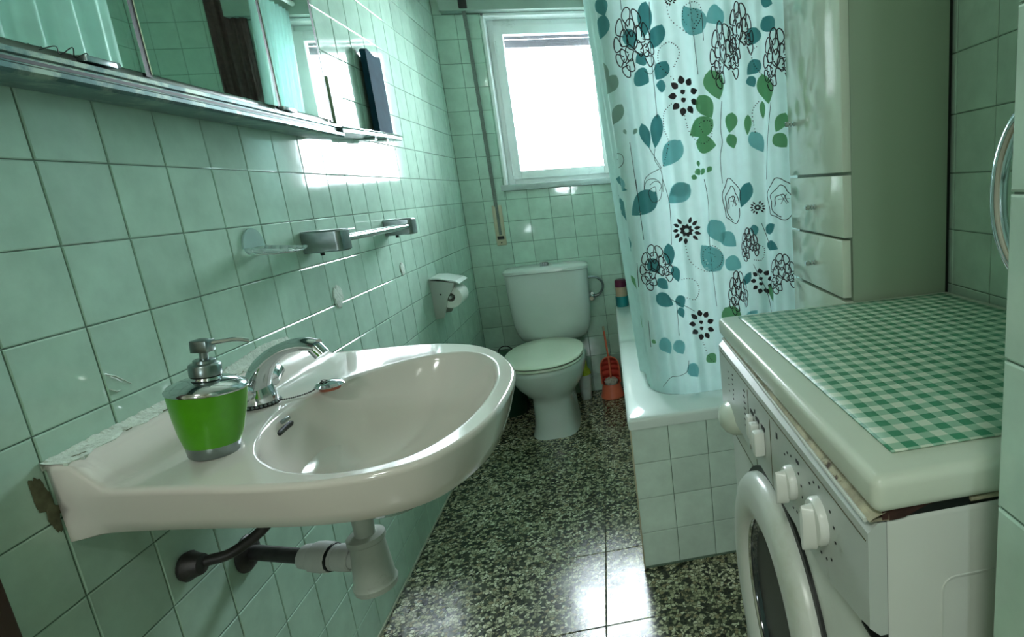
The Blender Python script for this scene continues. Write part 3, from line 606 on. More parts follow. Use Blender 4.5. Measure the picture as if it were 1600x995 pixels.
# control panel: a shallow wedge, wider at the near end
PX = WXF - .015
def pz(y): return .706 + (y - .0) * 0.0
g = G(); prof = lambda zl: [(WXF + .002, .834), (WXF - .006, .834), (PX, .826), (PX, zl + .004), (PX + .004, zl), (WXF + .002, zl - .012)]
ysn = [WY0 - .001, WY0 + .002] + [WY0 + .02 + k * .02 for k in range(21)] + [-.035, .0, .05, .11, WY1 - .002]
g.rings([[(x, y, z) for x, z in prof(.730 if y < WY0 + .003 else .706 + .022 * max(0, 1 - (y - WY0) / .10))] for y in ysn])
pan = part('control_panel', g, 'washer_panel', wm)
part('panel_seam', G().box(PX - .0006, PX + .001, WY0 + .003, WY1 - .01, .8165, .8175).box(PX - .0006, PX + .001, -.205, -.204, .71, .81).box(PX - .0006, PX + .001, -.085, -.084, .71, .81), 'stain', pan, smooth=0)
part('corner_seam', G().box(WXF + .0005, WXF + .0025, WY0 - .0006, WY0 + .001, .03, .836).box(PX + .002, WXF + .002, WY0 - .0018, WY0 + .02, .722, .7245), 'dark_gap', wm, smooth=0)
# programme marks round the knobs
g = G()
def mark(y, z, w, h): g.box(PX - .0007, PX + .0005, y - w / 2, y + w / 2, z - h / 2, z + h / 2)
for cy, cz, R_ in ((-.292, .765, .036), (-.382, .770, .040)):
    for k in range(16):
        a = 2 * pi * k / 16
        if k % 4 != 1: mark(cy + cos(a) * R_, cz + sin(a) * R_ * .95, .003, .0022)
mark(-.235, .80, .005, .008); mark(-.315, .803, .009, .004)
for k in range(7): mark(-.062 + .002 * (k % 2), .80 - k * .010, .010, .0022)
for k in range(6): mark(.02 + .002 * (k % 3), .80 - k * .009, .006, .002)
for k in range(4): mark(.055, .795 - k * .012, .005, .002)
mark(-.125, .79, .003, .006)
part('printed_marks', g, 'ink', pan, smooth=0, kind='stuff')
for cy, cz, rr in ((-.292, .765, .0205), (-.382, .770, .0250)):
    kb = part('knob', G().lathe((PX, cy, cz), [(rr, 0), (rr, .006), (rr - .002, .009), (rr * .5, .010)], 32, (-1, 0, 0)), 'knob', pan)
    gg = G().rings([[(PX - dx_, cy + w_ * rr * c1_, cz - rr * .22 + rr * 1.02 * c2_) for c1_, c2_ in [(cos(2 * pi * q / 24) , sin(2 * pi * q / 24)) for q in range(24)]] for dx_, w_ in ((.008, .62), (.013, .42), (.019, .30), (.021, .20))])
    part('grip', gg, 'knob', kb)
for k, y in enumerate((-.108, -.138, -.168)):
    gg = G().box(PX - .010 - .003 * k, PX, y - .008, y + .008, .742, .778, .003, 2)
    part('push_button', gg, 'knob', pan)
    part('button_slot', G().box(PX - .0008, PX + .001, y - .009, y + .009, .779, .785), 'dark_gap', pan, smooth=0)
# detergent drawer grip
g = G(); rs = []
for k in range(13):
    t = k / 12; y = .235 - .225 * t; hh = .033 * sin(pi * min(1, max(.02, t * .96 + .03))) ** .6; dd = .034 * sin(pi * min(1, t * .96 + .03)) ** .5
    zc = .694 + .010 * t; y = min(y, WY1 - .004) if False else y * .52 + .008
    rs.append([(WXF - .001 - dd * max(0, cos(a)) - .001, y, zc + hh * sin(a)) for a in [2 * pi * j / 16 for j in range(16)]])
g.rings(rs); part('drawer_grip', g, 'washer_lid', wm)
part('drawer_seam', G().box(WXF - .0006, WXF + .001, -.06, WY1 - .008, .650, .6512).box(WXF - .0006, WXF + .001, -.0606, -.0594, .650, .70), 'stain', wm, smooth=0)
# porthole
DC = (WXF, -.165, .472)
part('door_seal', G().lathe(DC, [(.222, -.004), (.222, .004), (.205, .006)], 64, (-1, 0, 0)), 'seal', wm)
door = part('door', G().lathe(DC, [(.214, .002), (.214, .014), (.207, .024), (.192, .030), (.165, .031), (.150, .027), (.142, .018), (.140, .006)], 72, (-1, 0, 0), cap0=False, cap1=False), 'washer', wm, smooth=50)
part('door_glass', G().lathe(DC, [(.141, .006), (.138, .012), (.12, .004), (.09, -.02), (.06, -.03), (.001, -.033)], 56, (-1, 0, 0), cap0=False), 'door_glass', door, smooth=60)
part('chrome_ring', G().torus((WXF - .014, DC[1], DC[2]), .1415, .0035, (1, 0, 0), 72, 8), 'chrome', door)
part('handle', G().box(WXF - .04, WXF - .028, -.365, -.335, .40, .50, .005, 3), 'washer', door)
# oilcloth mat on the lid
g = G(); mx0, mx1, my0, my1 = .948, 1.372, -.464, .112; n = 24
for i in range(n + 1):
    for j in range(n + 1):
        x = mx0 + (mx1 - mx0) * i / n; y = my0 + (my1 - my0) * j / n
        g.v.append((x, y, .8800 + .0006 * sin(x * 40) * sin(y * 23 + 1) + (.0005 if i in (0, n) or j in (0, n) else 0)))
g.f = [(i * (n + 1) + j, (i + 1) * (n + 1) + j, (i + 1) * (n + 1) + j + 1, i * (n + 1) + j + 1) for i in range(n) for j in range(n)]
nv = len(g.v); top = list(g.v)
mt = part('table_mat', g, 'gingham', loc=(1.16, -.18, .8790), fix=False, smooth=60, label='green and white gingham oilcloth mat lying on the washing machine lid', cat='mat')
sm = mt.modifiers.new('thickness', 'SOLIDIFY'); sm.thickness = 0.0012; sm.offset = 1
wm.rotation_euler.x = mt.rotation_euler.x = math.radians(-1.0); wm.location.y -= .0153; wm.location.z += .001

# ------------------------------------------------------------------ towel ring on the entry wall reveal
tr = empty('grab_handle', (1.0, YP, 1.108), 'curved chrome handle fixed behind the tiled wall edge above the washing machine', 'handle')
part('mount', G().lathe((1.006, YP, 1.17), [(.010, 0), (.010, .004), (.006, .006)], 20, (0, 1, 0)).lathe((1.006, YP, 1.045), [(.010, 0), (.010, .004), (.006, .006)], 20, (0, 1, 0)), 'chrome', tr)
pts = spline([(1.006, YP + .002, 1.17), (1.004, YP + .022, 1.158), (1.002, YP + .034, 1.135), (1.002, YP + .038, 1.108), (1.002, YP + .034, 1.082), (1.004, YP + .022, 1.058), (1.006, YP + .002, 1.045)], 5)
part('bow', G().tube(pts, .0058, 14), 'chrome', tr)

# ------------------------------------------------------------------ toilet
TX = .378
to = empty('toilet', (TX, 1.85, 0), 'white ceramic toilet with closed cream lid and cistern under the window', 'toilet')
def oval(cx, y0, y1, hw, z, n=40, p=2.3, taper=0.0):
    cy = (y0 + y1) / 2; hl = (y1 - y0) / 2; o = []
    for k in range(n):
        a = 2 * pi * k / n; c_, s_ = cos(a), sin(a)
        x = abs(c_) ** (2 / p) * math.copysign(hw, c_); y = abs(s_) ** (2 / p) * math.copysign(hl, s_)
        o.append((cx + x * (1 + taper * y / hl), cy + y, z))
    return o
bowl = [oval(TX, 1.625, 2.04, .110, 0, p=3.4, taper=-.05), oval(TX, 1.628, 2.04, .109, .012, p=3.4), oval(TX, 1.636, 2.04, .101, .05, p=3.4), oval(TX, 1.640, 2.04, .097, .12, p=3.4), oval(TX, 1.638, 2.05, .098, .172, p=3.2),
        oval(TX, 1.630, 2.05, .104, .19, p=2.8), oval(TX - .003, 1.605, 2.06, .130, .215, p=2.5), oval(TX - .006, 1.578, 2.07, .158, .25, p=2.4), oval(TX - .010, 1.560, 2.08, .176, .29, p=2.35), oval(TX - .012, 1.552, 2.08, .184, .325, p=2.3), oval(TX - .012, 1.552, 2.08, .184, .345, p=2.3),
        oval(TX - .012, 1.558, 2.075, .178, .350, p=2.3), oval(TX - .012, 1.60, 2.0, .135, .350), oval(TX - .012, 1.62, 1.97, .115, .30), oval(TX - .012, 1.70, 1.9, .05, .22)]
part('bowl', G().rings(bowl), 'ceramic_dirty', to, smooth=60)
SX = TX - .018
part('seat_ring', G().rings([oval(SX, 1.552, 2.03, .180, .3515), oval(SX, 1.548, 2.032, .185, .356), oval(SX, 1.552, 2.03, .183, .364)]), 'seat', to)
part('seat_gap', G().rings([oval(SX, 1.556, 2.02, .176, .363), oval(SX, 1.556, 2.02, .176, .3695)]), 'dark_gap', to)
lidp = [oval(SX, 1.545, 2.045, .184, .3695, p=2.25), oval(SX, 1.541, 2.047, .187, .374, p=2.25), oval(SX, 1.545, 2.045, .185, .380, p=2.25), oval(SX, 1.56, 2.035, .172, .3845, p=2.25), oval(SX, 1.65, 1.95, .10, .387, p=2.2)]
part('seat_lid', G().rings(lidp), 'seat', to, smooth=50)
def sq(z, hw, y0, y1, p=4.5, cx=TX + .008, n=48): return oval(cx, y0, y1, hw, z, n, p)
tank = [sq(.352, .13, 2.075, 2.19, 3), sq(.358, .150, 2.06, 2.195, 3), sq(.375, .172, 2.045, 2.197, 3.3), sq(.41, .188, 2.034, 2.198, 3.8), sq(.46, .198, 2.026, 2.198), sq(.54, .204, 2.018, 2.198), sq(.70, .210, 2.012, 2.198), sq(.731, .211, 2.011, 2.198)]
part('cistern', G().rings(tank), 'ceramic_dirty', to, smooth=60)
part('cistern_neck', G().rings([oval(TX, 2.00, 2.16, .11, .300), oval(TX, 2.05, 2.17, .11, .365)]), 'ceramic_dirty', to)
lt = [sq(.7315, .208, 2.012, 2.197, 4), sq(.734, .216, 2.004, 2.199, 4), sq(.748, .217, 2.003, 2.199, 4), sq(.757, .208, 2.012, 2.195, 3.6), sq(.763, .17, 2.04, 2.18, 3), sq(.764, .08, 2.08, 2.14, 2.5)]
part('cistern_lid', G().rings(lt), 'ceramic_dirty', to, smooth=50)
bt = part('flush_button', G().box(.362, .402, 2.050, 2.090, .759, .780, .003, 3), 'chrome_dull', to)
part('button_split', G().box(.3765, .3785, 2.0492, 2.0905, .762, .7808).box(.3865, .3885, 2.0492, 2.0905, .762, .7808), 'dark_gap', bt, smooth=0)
hose = empty('cistern_hose', (.62, 2.15, .60), 'grey flexible water hose curving between the cistern and its angle valve', 'hose')
pts = spline([(.583, 2.12, .668), (.605, 2.125, .671), (.640, 2.13, .664), (.664, 2.14, .636), (.664, 2.15, .602), (.645, 2.155, .572), (.622, 2.155, .562), (.606, 2.155, .560)], 6)
part('hose', G().tube(pts, .0068, 12), 'chrome_dull', hose)
part('valve', G().lathe((.600, 2.145, .556), [(.019, 0), (.019, .006), (.012, .010), (.011, .03)], 20, (0, -1, 0)).lathe((.600, 2.199, .556), [(.022, 0), (.020, .006), (.008, .008), (.008, .05)], 20, (0, -1, 0)), 'chrome', hose)
part('wall_nut', G().lathe((.576, 2.12, .667), [(.011, 0), (.011, .014), (.008, .016)], 6, (1, 0, 0)), 'chrome', hose)

# ------------------------------------------------------------------ toilet brush, cup, bin, pot
BX, BY = .655, 2.085
br = empty('toilet_brush_holder', (BX, BY, 0), 'orange plastic toilet brush holder standing between the toilet and the bathtub', 'brush holder')
g = G().lathe((BX, BY, 0), [(.062, 0), (.064, .004), (.062, .012), (.056, .035), (.051, .062), (.046, .078)], 36, cap1=False)
part('base', g, 'orange', br)
rs = []; n = 20
for z, w, dp in ((.075, .048, .048), (.10, .050, .046), (.14, .051, .042), (.17, .050, .040), (.195, .045, .038), (.213, .034, .036), (.222, .018, .034)):
    rs.append([(BX + w * cos(a), BY + .002 + dp * sin(a), z) for a in [pi * k / n for k in range(n + 1)]])
g = G(); m = n + 1
for i in range(len(rs) - 1):
    o = len(g.v); g.v += rs[i] + rs[i + 1]; g.f += [(o + j, o + j + 1, o + m + j + 1, o + m + j) for j in range(n)]
hd = part('back_shell', g, 'orange_in', br, fix=False, smooth=60)
sm = hd.modifiers.new('thickness', 'SOLIDIFY'); sm.thickness = .003
rim = [(BX + .050, BY, .075), (BX + .051, BY, .14), (BX + .050, BY, .17), (BX + .045, BY, .195), (BX + .034, BY, .213), (BX + .018, BY, .223), (BX, BY, .226)]
rim += [(2 * BX - x, y, z) for x, y, z in rim[-2::-1]]
part('shell_rim', G().tube(spline(rim, 4), .0035, 10), 'orange', br)
tbz = empty('toilet_brush', (BX, BY, .06), 'orange-handled toilet brush with pale bristles standing in its holder', 'brush')
part('handle', G().tube(spline([(BX, BY + .0, .09), (BX, BY + .002, .18), (BX - .004, BY + .006, .27), (BX - .008, BY + .012, .34), (BX - .010, BY + .014, .385)], 5), [.005] * 10 + [.0055] * 11, 12), 'orange', tbz)
part('handle_tip', G().tube([(BX - .010, BY + .014, .372), (BX - .0105, BY + .015, .398)], .0062, 12), 'beige', tbz)
g = G(); g.rings([[(BX + (.034 + .003 * sin(9 * a + z * 200)) * q * cos(a), BY - .004 + (.034 + .003 * sin(7 * a)) * q * sin(a), z) for a in [2 * pi * k / 40 for k in range(40)]] for z, q in ((.066, .6), (.074, .95), (.090, 1.05), (.102, .9), (.108, .5))])
part('bristles', g, 'bristle', tbz, kind='stuff')
cp = empty('plastic_cup', (.512, 2.10, 0), 'small white plastic cup with a yellow cloth in it, behind the toilet foot', 'cup')
part('body', G().lathe((.512, 2.10, 0), [(.026, 0), (.028, .003), (.036, .14), (.038, .142), (.035, .141), (.030, .03)], 28, cap1=False), 'white_paint', cp)
yl = empty('yellow_cloth', (.512, 2.10, .12), 'crumpled yellow cloth stuffed into the white cup beside the toilet', 'cloth')
g = G(); g.rings([[(.514 + (.030 * q + .008 * sin(3 * a + z * 60)) * cos(a), 2.10 + (.030 * q + .006 * sin(5 * a + z * 90)) * sin(a), z + .012 * sin(2 * a + 1)) for a in [2 * pi * k / 30 for k in range(30)]] for z, q in ((.10, .85), (.135, .95), (.155, 1.0), (.180, .75), (.20, .5), (.215, .2))])
part('folds', g, 'yellow', yl)
bn = empty('waste_bin', (.124, 2.045, 0), 'dark green plastic waste bin with wire handle between the left wall and the toilet', 'bin')
part('body', G().lathe((.124, 2.045, 0), [(.080, 0), (.083, .004), (.098, .29), (.103, .30), (.098, .302), (.08, .02)], 36, cap1=False), 'bin', bn)
part('lid', G().lathe((.124, 2.045, .298), [(.102, 0), (.103, .01), (.085, .03), (.02, .04)], 36), 'bin', bn)
part('wire_handle', G().tube(spline([(.11, 1.96, .325), (.115, 1.945, .365), (.14, 1.935, .392), (.17, 1.94, .388), (.19, 1.95, .36), (.192, 1.97, .33)], 6), .0028, 8), 'seal', bn)
pt = empty('toiletry_jar', (.762, 2.155, TZ), 'small teal and cream jar with maroon cap on the far corner of the bathtub rim', 'jar')
part('base', G().lathe((.762, 2.155, TZ), [(.033, 0), (.035, .004), (.035, .058)], 28), 'pot_teal', pt)
part('label_band', G().lathe((.762, 2.155, TZ + .058), [(.031, 0), (.030, .052)], 28), 'pot_cream', pt)
part('cap', G().lathe((.762, 2.155, TZ + .110), [(.032, 0), (.033, .004), (.031, .034), (.026, .040)], 28), 'maroon', pt)

# ------------------------------------------------------------------ washbasin
RZ = .810; CXB, CYB = .325, .125
OUT = [(.0, -.117), (.05, -.125), (.15, -.150), (.255, -.178), (.33, -.193), (.40, -.194), (.462, -.172), (.500, -.118), (.522, -.05), (.530, .03), (.530, .11), (.520, .18), (.495, .25), (.455, .33), (.40, .395), (.333, .437), (.26, .462), (.18, .472), (.10, .474), (.0, .468)]
BWL = [(.185, -.025), (.225, -.090), (.29, -.145), (.365, -.168), (.432, -.148), (.472, -.085), (.492, .0), (.496, .09), (.488, .17), (.462, .26), (.415, .325), (.355, .352), (.29, .335), (.225, .275), (.180, .205), (.160, .13), (.163, .05)]
def resample(poly, n, wall=False):
    P = [Vector((a, b, 0)) for a, b in poly] if wall else None
    Q = spline([(a, b, 0) for a, b in poly], 10, closed=not wall)
    o = []
    for k in range(n):
        a = 2 * pi * k / n; dx, dy = cos(a), sin(a); best = None
        for i in range(len(Q)):
            p, q = Q[i], Q[(i + 1) % len(Q)]; ex, ey = q.x - p.x, q.y - p.y; px_, py_ = p.x - CXB, p.y - CYB
            den = dx * ey - dy * ex
            if abs(den) < 1e-12: continue
            t = (px_ * ey - py_ * ex) / den; s = (px_ * dy - py_ * dx) / den
            if t > 0 and -1e-6 <= s <= 1 + 1e-6 and (best is None or t > best): best = t
        o.append(best)
    return o
NB = 180; RO = resample(OUT, NB, True); RB = resample(BWL, NB)
def sm01(t): t = max(0, min(1, t)); return t * t * (3 - 2 * t)
def deckz(x, y): return RZ + .036 * sm01((.072 - x) / .045)
def ringp(fr, zf):
    return [(CXB + cos(2 * pi * k / NB) * fr(k), CYB + sin(2 * pi * k / NB) * fr(k), zf(k, CXB + cos(2 * pi * k / NB) * fr(k), CYB + sin(2 * pi * k / NB) * fr(k))) for k in range(NB)]
def clampwall(p): return (max(p[0], 0.001), p[1], p[2])
rs = []
wf = lambda k, ins: RO[k] - ins * (1 if CXB + cos(2 * pi * k / NB) * RO[k] > .012 else 0.0)
for q_, z_ in ((.30, .641), (.50, .653), (.67, .686), (.80, .718)): rs.append([(x - .03 * (1 - q_), y, z) for x, y, z in ringp(lambda k: RB[k] * q_, lambda k, x, y: z_)])
rs.append(ringp(lambda k: wf(k, .040), lambda k, x, y: .742))
rs.append(ringp(lambda k: wf(k, .026), lambda k, x, y: .738))
rs.append(ringp(lambda k: wf(k, .020), lambda k, x, y: .741))
for zz, ins in ((.76, .0125), (.785, .005), (.800, .001)): rs.append(ringp(lambda k: wf(k, ins), lambda k, x, y: zz))
rs.append(ringp(lambda k: wf(k, .0), lambda k, x, y: deckz(x, y) - .006))
rs.append(ringp(lambda k: wf(k, .0018), lambda k, x, y: deckz(x, y) - .002))
rs.append(ringp(lambda k: wf(k, .005), lambda k, x, y: deckz(x, y)))
for q in [.05, .10, .16, .22, .3, .4, .5, .6, .7, .8, .88, .94]:
    rs.append(ringp(lambda k: (RO[k] - .006) * (1 - q) + (RB[k] + .006) * q, lambda k, x, y: deckz(x, y) - .0015 * q))
rs.append(ringp(lambda k: RB[k] + .003, lambda k, x, y: RZ - .0022)); rs.append(ringp(lambda k: RB[k], lambda k, x, y: RZ - .0045))
dcx, dcy = .262, .112
for q in (.985, .96, .92, .87, .8, .7, .6, .5, .4, .3, .2, .1):
    w_ = 1 - q
    zz = RZ - .0045 - .150 * (1 - q ** 2.7) ** .90
    rs.append([(x + (dcx - CXB) * w_, y + (dcy - CYB) * w_, z) for x, y, z in ringp(lambda k: RB[k] * q, lambda k, x, y: zz)])
rs = [[clampwall(p) for p in q] for q in rs]
wb_ = empty('washbasin', (.26, .15, .74), 'large white ceramic washbasin with oval bowl mounted on the left wall', 'washbasin')
part('basin', G().rings(rs), 'ceramic', wb_, smooth=70)
part('drain', G().lathe((dcx, dcy, RZ - .1545), [(.030, 0), (.029, .003), (.022, .0035), (.018, .001)], 28), 'chrome', wb_)
# overflow slot on the wall side of the bowl
qz = .955; zs = RZ - .0045 - .150 * (1 - qz ** 2.7) ** .90; sl = []
for x, y, z in ringp(lambda k: RB[k] * qz, lambda k, x, y: zs):
    if x < .25: sl.append((x + (dcx - CXB) * (1 - qz), y + (dcy - CYB) * (1 - qz), z))
sl.sort(key=lambda p: p[1]); sl = [p for p in sl if .052 < p[1] < .108]
part('overflow_slot', G().tube([(x - .0025, y, z) for x, y, z in sl], [.0035] + [.0056] * (len(sl) - 2) + [.0035], 12), 'dark_gap', wb_)
part('overflow_plate', G().box(sl[0][0] - .003, sl[0][0] + .0015, sl[len(sl) // 2][1] - .012, sl[len(sl) // 2][1] + .010, zs + .011, zs + .017, .001), 'chrome_dull', wb_)
g = G(); rr_ = random.Random(9); n = 72; prof_ = []
for k in range(n):
    a_ = 2 * pi * k / n; q = 1 + .12 * sin(3 * a_ + 1) + .08 * sin(5 * a_ + 2) + .05 * sin(9 * a_) + rr_.uniform(-.04, .04)
    prof_.append((-.126 + .010 * q * cos(a_) + .008 * (sin(a_) < -.2), .800 + .040 * q * sin(a_)))
g.rings([[(.0003 + dx_, -.124 + (y + .124) * sc_, .80 + (z - .80) * sc_) for y, z in prof_] for dx_, sc_ in ((0, 1), (.0006, .93), (.0012, .5))])
part('mould_stain', g, 'stain', wb_, smooth=0)
# ragged sealing bead along the wall
g = G(); n = 220; rr_ = random.Random(4); hj = wj = 0
for i in range(n + 1):
    y = -.116 + .592 * i / n; far = i / n
    hj = .7 * hj + rr_.gauss(0, .0006); wj = .6 * wj + rr_.gauss(0, .0011)
    h_ = .852 + .006 * far + .013 * math.exp(-((far - .80) / .16) ** 2) + hj; wx = .024 + .004 * sin(i * .11) + .003 * sin(i * .29) + wj
    if far > .95: h_ -= .02 * (far - .95) / .05
    g.v += [(.0004, y, .840), (.0004, y, h_), (.0018, y, h_ - .0012), (.0045, y, .8490 + rr_.uniform(0, .0006)), (.010, y, .8478 + rr_.uniform(0, .0005)), (wx * .8, y, .8474 + rr_.uniform(0, .0004)), (wx, y, .8463), (wx, y, .842)]
g.f = [(8 * i + j, 8 * i + j + 1, 8 * i + 9 + j, 8 * i + 8 + j) for i in range(n) for j in range(7)]
part('sealant_bead', g, 'caulk', wb_, smooth=0)
g = G()
for i in range(26):
    y = random.uniform(-.10, .42); x = random.uniform(.018, .034); L = random.uniform(.004, .012)
    g.tube([(x, y, .8475), (x + random.uniform(-.002, .003), y + L * .5, .8482), (x + random.uniform(-.003, .003), y + L, .8475)], .0007, 5)
part('crack_line', g, 'stain', wb_, smooth=0, kind='stuff')

# tap
FX, FY = .098, .148
fa = empty('basin_tap', (FX, FY, RZ), 'chrome basin tap with arched spout on the washbasin behind the soap dispenser', 'tap')
part('base_ring', G().lathe((FX, FY, RZ - .001), [(.029, 0), (.029, .005), (.026, .007)], 32), 'seal', fa)
for k in range(30):
    a = 2 * pi * k / 30
    part('bead', G().lathe((FX + .0285 * cos(a), FY + .0285 * sin(a), RZ + .001), [(.001, 0), (.0022, .0012), (.0022, .0028), (.001, .004)], 6), 'chrome_dull', fa) if k % 1 == 0 and sin(a) < .6 else None
part('body', G().lathe((FX, FY, RZ + .005), [(.0265, 0), (.026, .012), (.023, .026), (.019, .038), (.010, .046)], 32), 'chrome', fa, smooth=60)
pts = spline([(FX - .004, FY, RZ + .010), (FX + .004, FY - .002, RZ + .040), (FX + .024, FY - .006, RZ + .072), (FX + .056, FY - .010, RZ + .094), (FX + .090, FY - .013, RZ + .101), (FX + .116, FY - .016, RZ + .096)], 6)
n = len(pts); part('spout', G().tube(pts, [.0235 - .0125 * min(1, i / (n * .6)) for i in range(n)], 24, flat=[1.0 + .25 * min(1, i / (n * .5)) for i in range(n)]), 'chrome', fa, smooth=60)
part('aerator', G().tube([(FX + .111, FY - .0155, RZ + .094), (FX + .121, FY - .0165, RZ + .079)], .0125, 20), 'chrome', fa)
for sgn in (-1, 1):
    c0 = Vector((FX - .004, FY + sgn * .016, RZ + .026))
    part('tap_handle', G().tube([c0, c0 + Vector((0, sgn * .014, .005)), c0 + Vector((.002, sgn * .022, .008)), c0 + Vector((.002, sgn * .046, .018)), c0 + Vector((.002, sgn * .052, .020))], [.010, .010, .0185, .0165, .010], 16), 'chrome', fa, smooth=50)
# plug with chain
pg = empty('basin_plug', (.190, .192, RZ), 'chrome plug with orange rubber resting on the washbasin edge, beaded chain to the tap', 'plug')
part('rubber', G().lathe((.190, .192, RZ - .0015), [(.0165, 0), (.0185, .007)], 24), 'plug_rubber', pg)
part('cap', G().lathe((.190, .192, RZ + .0055), [(.0235, 0), (.0245, .002), (.021, .006), (.010, .0085), (.004, .0095)], 28), 'chrome', pg)
part('ring', G().torus((.186, .190, RZ + .0155), .007, .0010, (.25, .1, 1), 18, 6), 'dark_iron', pg)
cpts = spline([(FX + .026, FY - .004, RZ + .004), (.145, .158, RZ + .0015), (.168, .176, RZ + .004), (.180, .187, RZ + .0155)], 9); g = G()
for p in cpts: g.lathe((p.x, p.y, p.z - .0014), [(.0006, 0), (.0015, .0008), (.0015, .002), (.0006, .0028)], 6)
g.tube(cpts, .0005, 5); part('chain', g, 'dark_iron', pg)

# ------------------------------------------------------------------ soap dispenser
DX, DY = .147, -.052
sd = empty('soap_dispenser', (DX, DY, RZ), 'lime green soap dispenser with chrome pump standing on the washbasin', 'soap dispenser')
def dl(prof, m, nm, par=sd, sm_=50): return part(nm, G().lathe((DX, DY, RZ), prof, 48), m, par, smooth=sm_)
dl([(.026, 0), (.028, .0015), (.0305, .017)], 'chrome_dull', 'metal_foot')
dl([(.0308, .017), (.0355, .035), (.0395, .058), (.0425, .082), (.0435, .094)], 'green_soap', 'bottle')
dl([(.0445, .0935), (.0449, .096), (.042, .1005), (.030, .1065), (.018, .109), (.0165, .112)], 'chrome', 'shoulder')
dl([(.0165, .1105), (.0165, .113), (.0150, .114)], 'seal', 'collar_gasket')
pc = dl([(.0175, .114), (.0178, .128), (.016, .130), (.0125, .131), (.0120, .135), (.010, .136)], 'chrome_dull', 'pump_collar')
dl([(.0048, .135), (.0048, .152)], 'chrome_dull', 'pump_stem')
hd = part('pump_head', G().box(DX - .010, DX + .010, DY - .010, DY + .010, RZ + .146, RZ + .163, .0015), 'chrome_dull', sd)
dv = Vector((.92, .39, 0)).normalized()
pts = [Vector((DX, DY, RZ + .1575)) + dv * t + Vector((0, 0, dz)) for t, dz in ((.006, 0), (.018, .001), (.032, .0025), (.042, .0015), (.050, -.001))]
part('nozzle', G().tube(spline(pts, 4), .0030, 10), 'chrome', hd)
sd.rotation_euler = (math.radians(-1.5), math.radians(6.5), 0)

# ------------------------------------------------------------------ siphon and supply pipe
tp_ = empty('bottle_trap', (.235, .11, .46), 'grey plastic bottle trap and waste pipe hanging under the washbasin', 'trap')
QX, QY = .240, .098
part('tailpipe', G().lathe((QX, QY, .555), [(.0165, 0), (.0165, .12)], 24), 'pvc', tp_)
part('slip_nut', G().lathe((QX, QY, .548), [(.0285, 0), (.031, .003), (.0305, .012), (.024, .014)], 28), 'pvc', tp_)
part('cup', G().lathe((QX, QY, .452), [(.026, 0), (.0345, .003), (.0365, .014), (.034, .018), (.0335, .022), (.0275, .097)], 32), 'pvc', tp_)
part('branch', G().tube([(QX - .02, QY + .004, .515), (QX - .075, QY + .018, .517)], .0195, 24), 'teflon', tp_)
g = G(); P0 = Vector((QX - .03, QY + .006, .5155)); P1 = Vector((QX - .125, QY + .032, .518)); dq = P1 - P0
for a, b, r_ in ((.0, .32, .0235), (.34, .40, .0225), (.42, .78, .0265), (.78, 1.0, .0215)):
    g.tube([P0 + dq * a, P0 + dq * (a + .02), P0 + dq * ((a + b) / 2), P0 + dq * (b - .02), P0 + dq * b], [r_ - .002, r_, r_ + .001, r_, r_ - .002], 12)
part('compression_nut', g, 'teflon', tp_)
part('nut_gasket', G().tube([P0 + dq * .385, P0 + dq * .425], .0245, 20), 'seal', tp_)
part('waste_pipe', G().tube([P0 + dq * .95, (.02, .165, .520), (.001, .168, .520)], .0135, 18), 'dark_iron', tp_)
part('wall_flange', G().lathe((.001, .168, .520), [(.034, 0), (.034, .002), (.030, .006), (.018, .010)], 32, (1, 0, 0)), 'dark_iron', tp_)
sp = empty('supply_pipe', (.01, .045, .59), 'dark corroded water pipe bending from the wall up under the washbasin', 'pipe')
part('pipe', G().tube(spline([(.004, .040, .590), (.03, .046, .590), (.06, .056, .592), (.095, .085, .612), (.118, .112, .650), (.122, .124, .70), (.122, .126, .735)], 6), .0088, 12), 'dark_iron', sp)
part('wall_nut', G().lathe((.001, .038, .590), [(.022, 0), (.024, .006), (.020, .012), (.016, .024), (.011, .026)], 18, (1, 0, 0)), 'dark_iron', sp)

# ------------------------------------------------------------------ soap dish, towel bar, paper holder on the left wall
so = empty('soap_dish', (0, .40, 1.07), 'clear plastic soap dish on the left wall beside the towel bar', 'soap dish')
g = G(); arc = [(0.004, .405 + .036 * cos(a), 1.066 + .040 * sin(a)) for a in [pi * k / 16 for k in range(17)]]
g.add(arc + [(.0005, y, z) for _, y, z in arc], [tuple(range(17)), tuple(range(33, 16, -1))] + [(i, i + 1, 18 + i, 17 + i) for i in range(16)])
part('back_plate', g, 'acrylic', so)
g = G(); n = 16; rs = []
for t in (0, .15, .35, .55, .75, .9, 1.0):
    rs.append([(.003 + .078 * t, .405 + .036 * (1 - .12 * t) * c_ + .012 * t, 1.066 - .017 * sqrt(max(0, 1 - c_ * c_)) * (1 - .6 * t) - .008 * t) for c_ in [-1 + 2 * j / n for j in range(n + 1)]])
for i in range(len(rs) - 1):
    o = len(g.v); g.v += rs[i] + rs[i + 1]; g.f += [(o + j, o + j + 1, o + n + 1 + j + 1, o + n + 1 + j) for j in range(n)]
tr_ = part('tray', g, 'acrylic', so, fix=False, smooth=60); sm = tr_.modifiers.new('thickness', 'SOLIDIFY'); sm.thickness = .002
g = G()
for k in (-.6, -.3, 0, .3, .6): g.tube([(.01, .405 + .034 * k, 1.053), (.045, .411 + .033 * k, 1.050), (.078, .417 + .032 * k, 1.051)], .0012, 6)
part('rib', g, 'chrome', so)
tw = empty('towel_bar', (.04, .87, 1.06), 'chrome towel bar with two rounded end brackets on the left wall', 'towel bar')
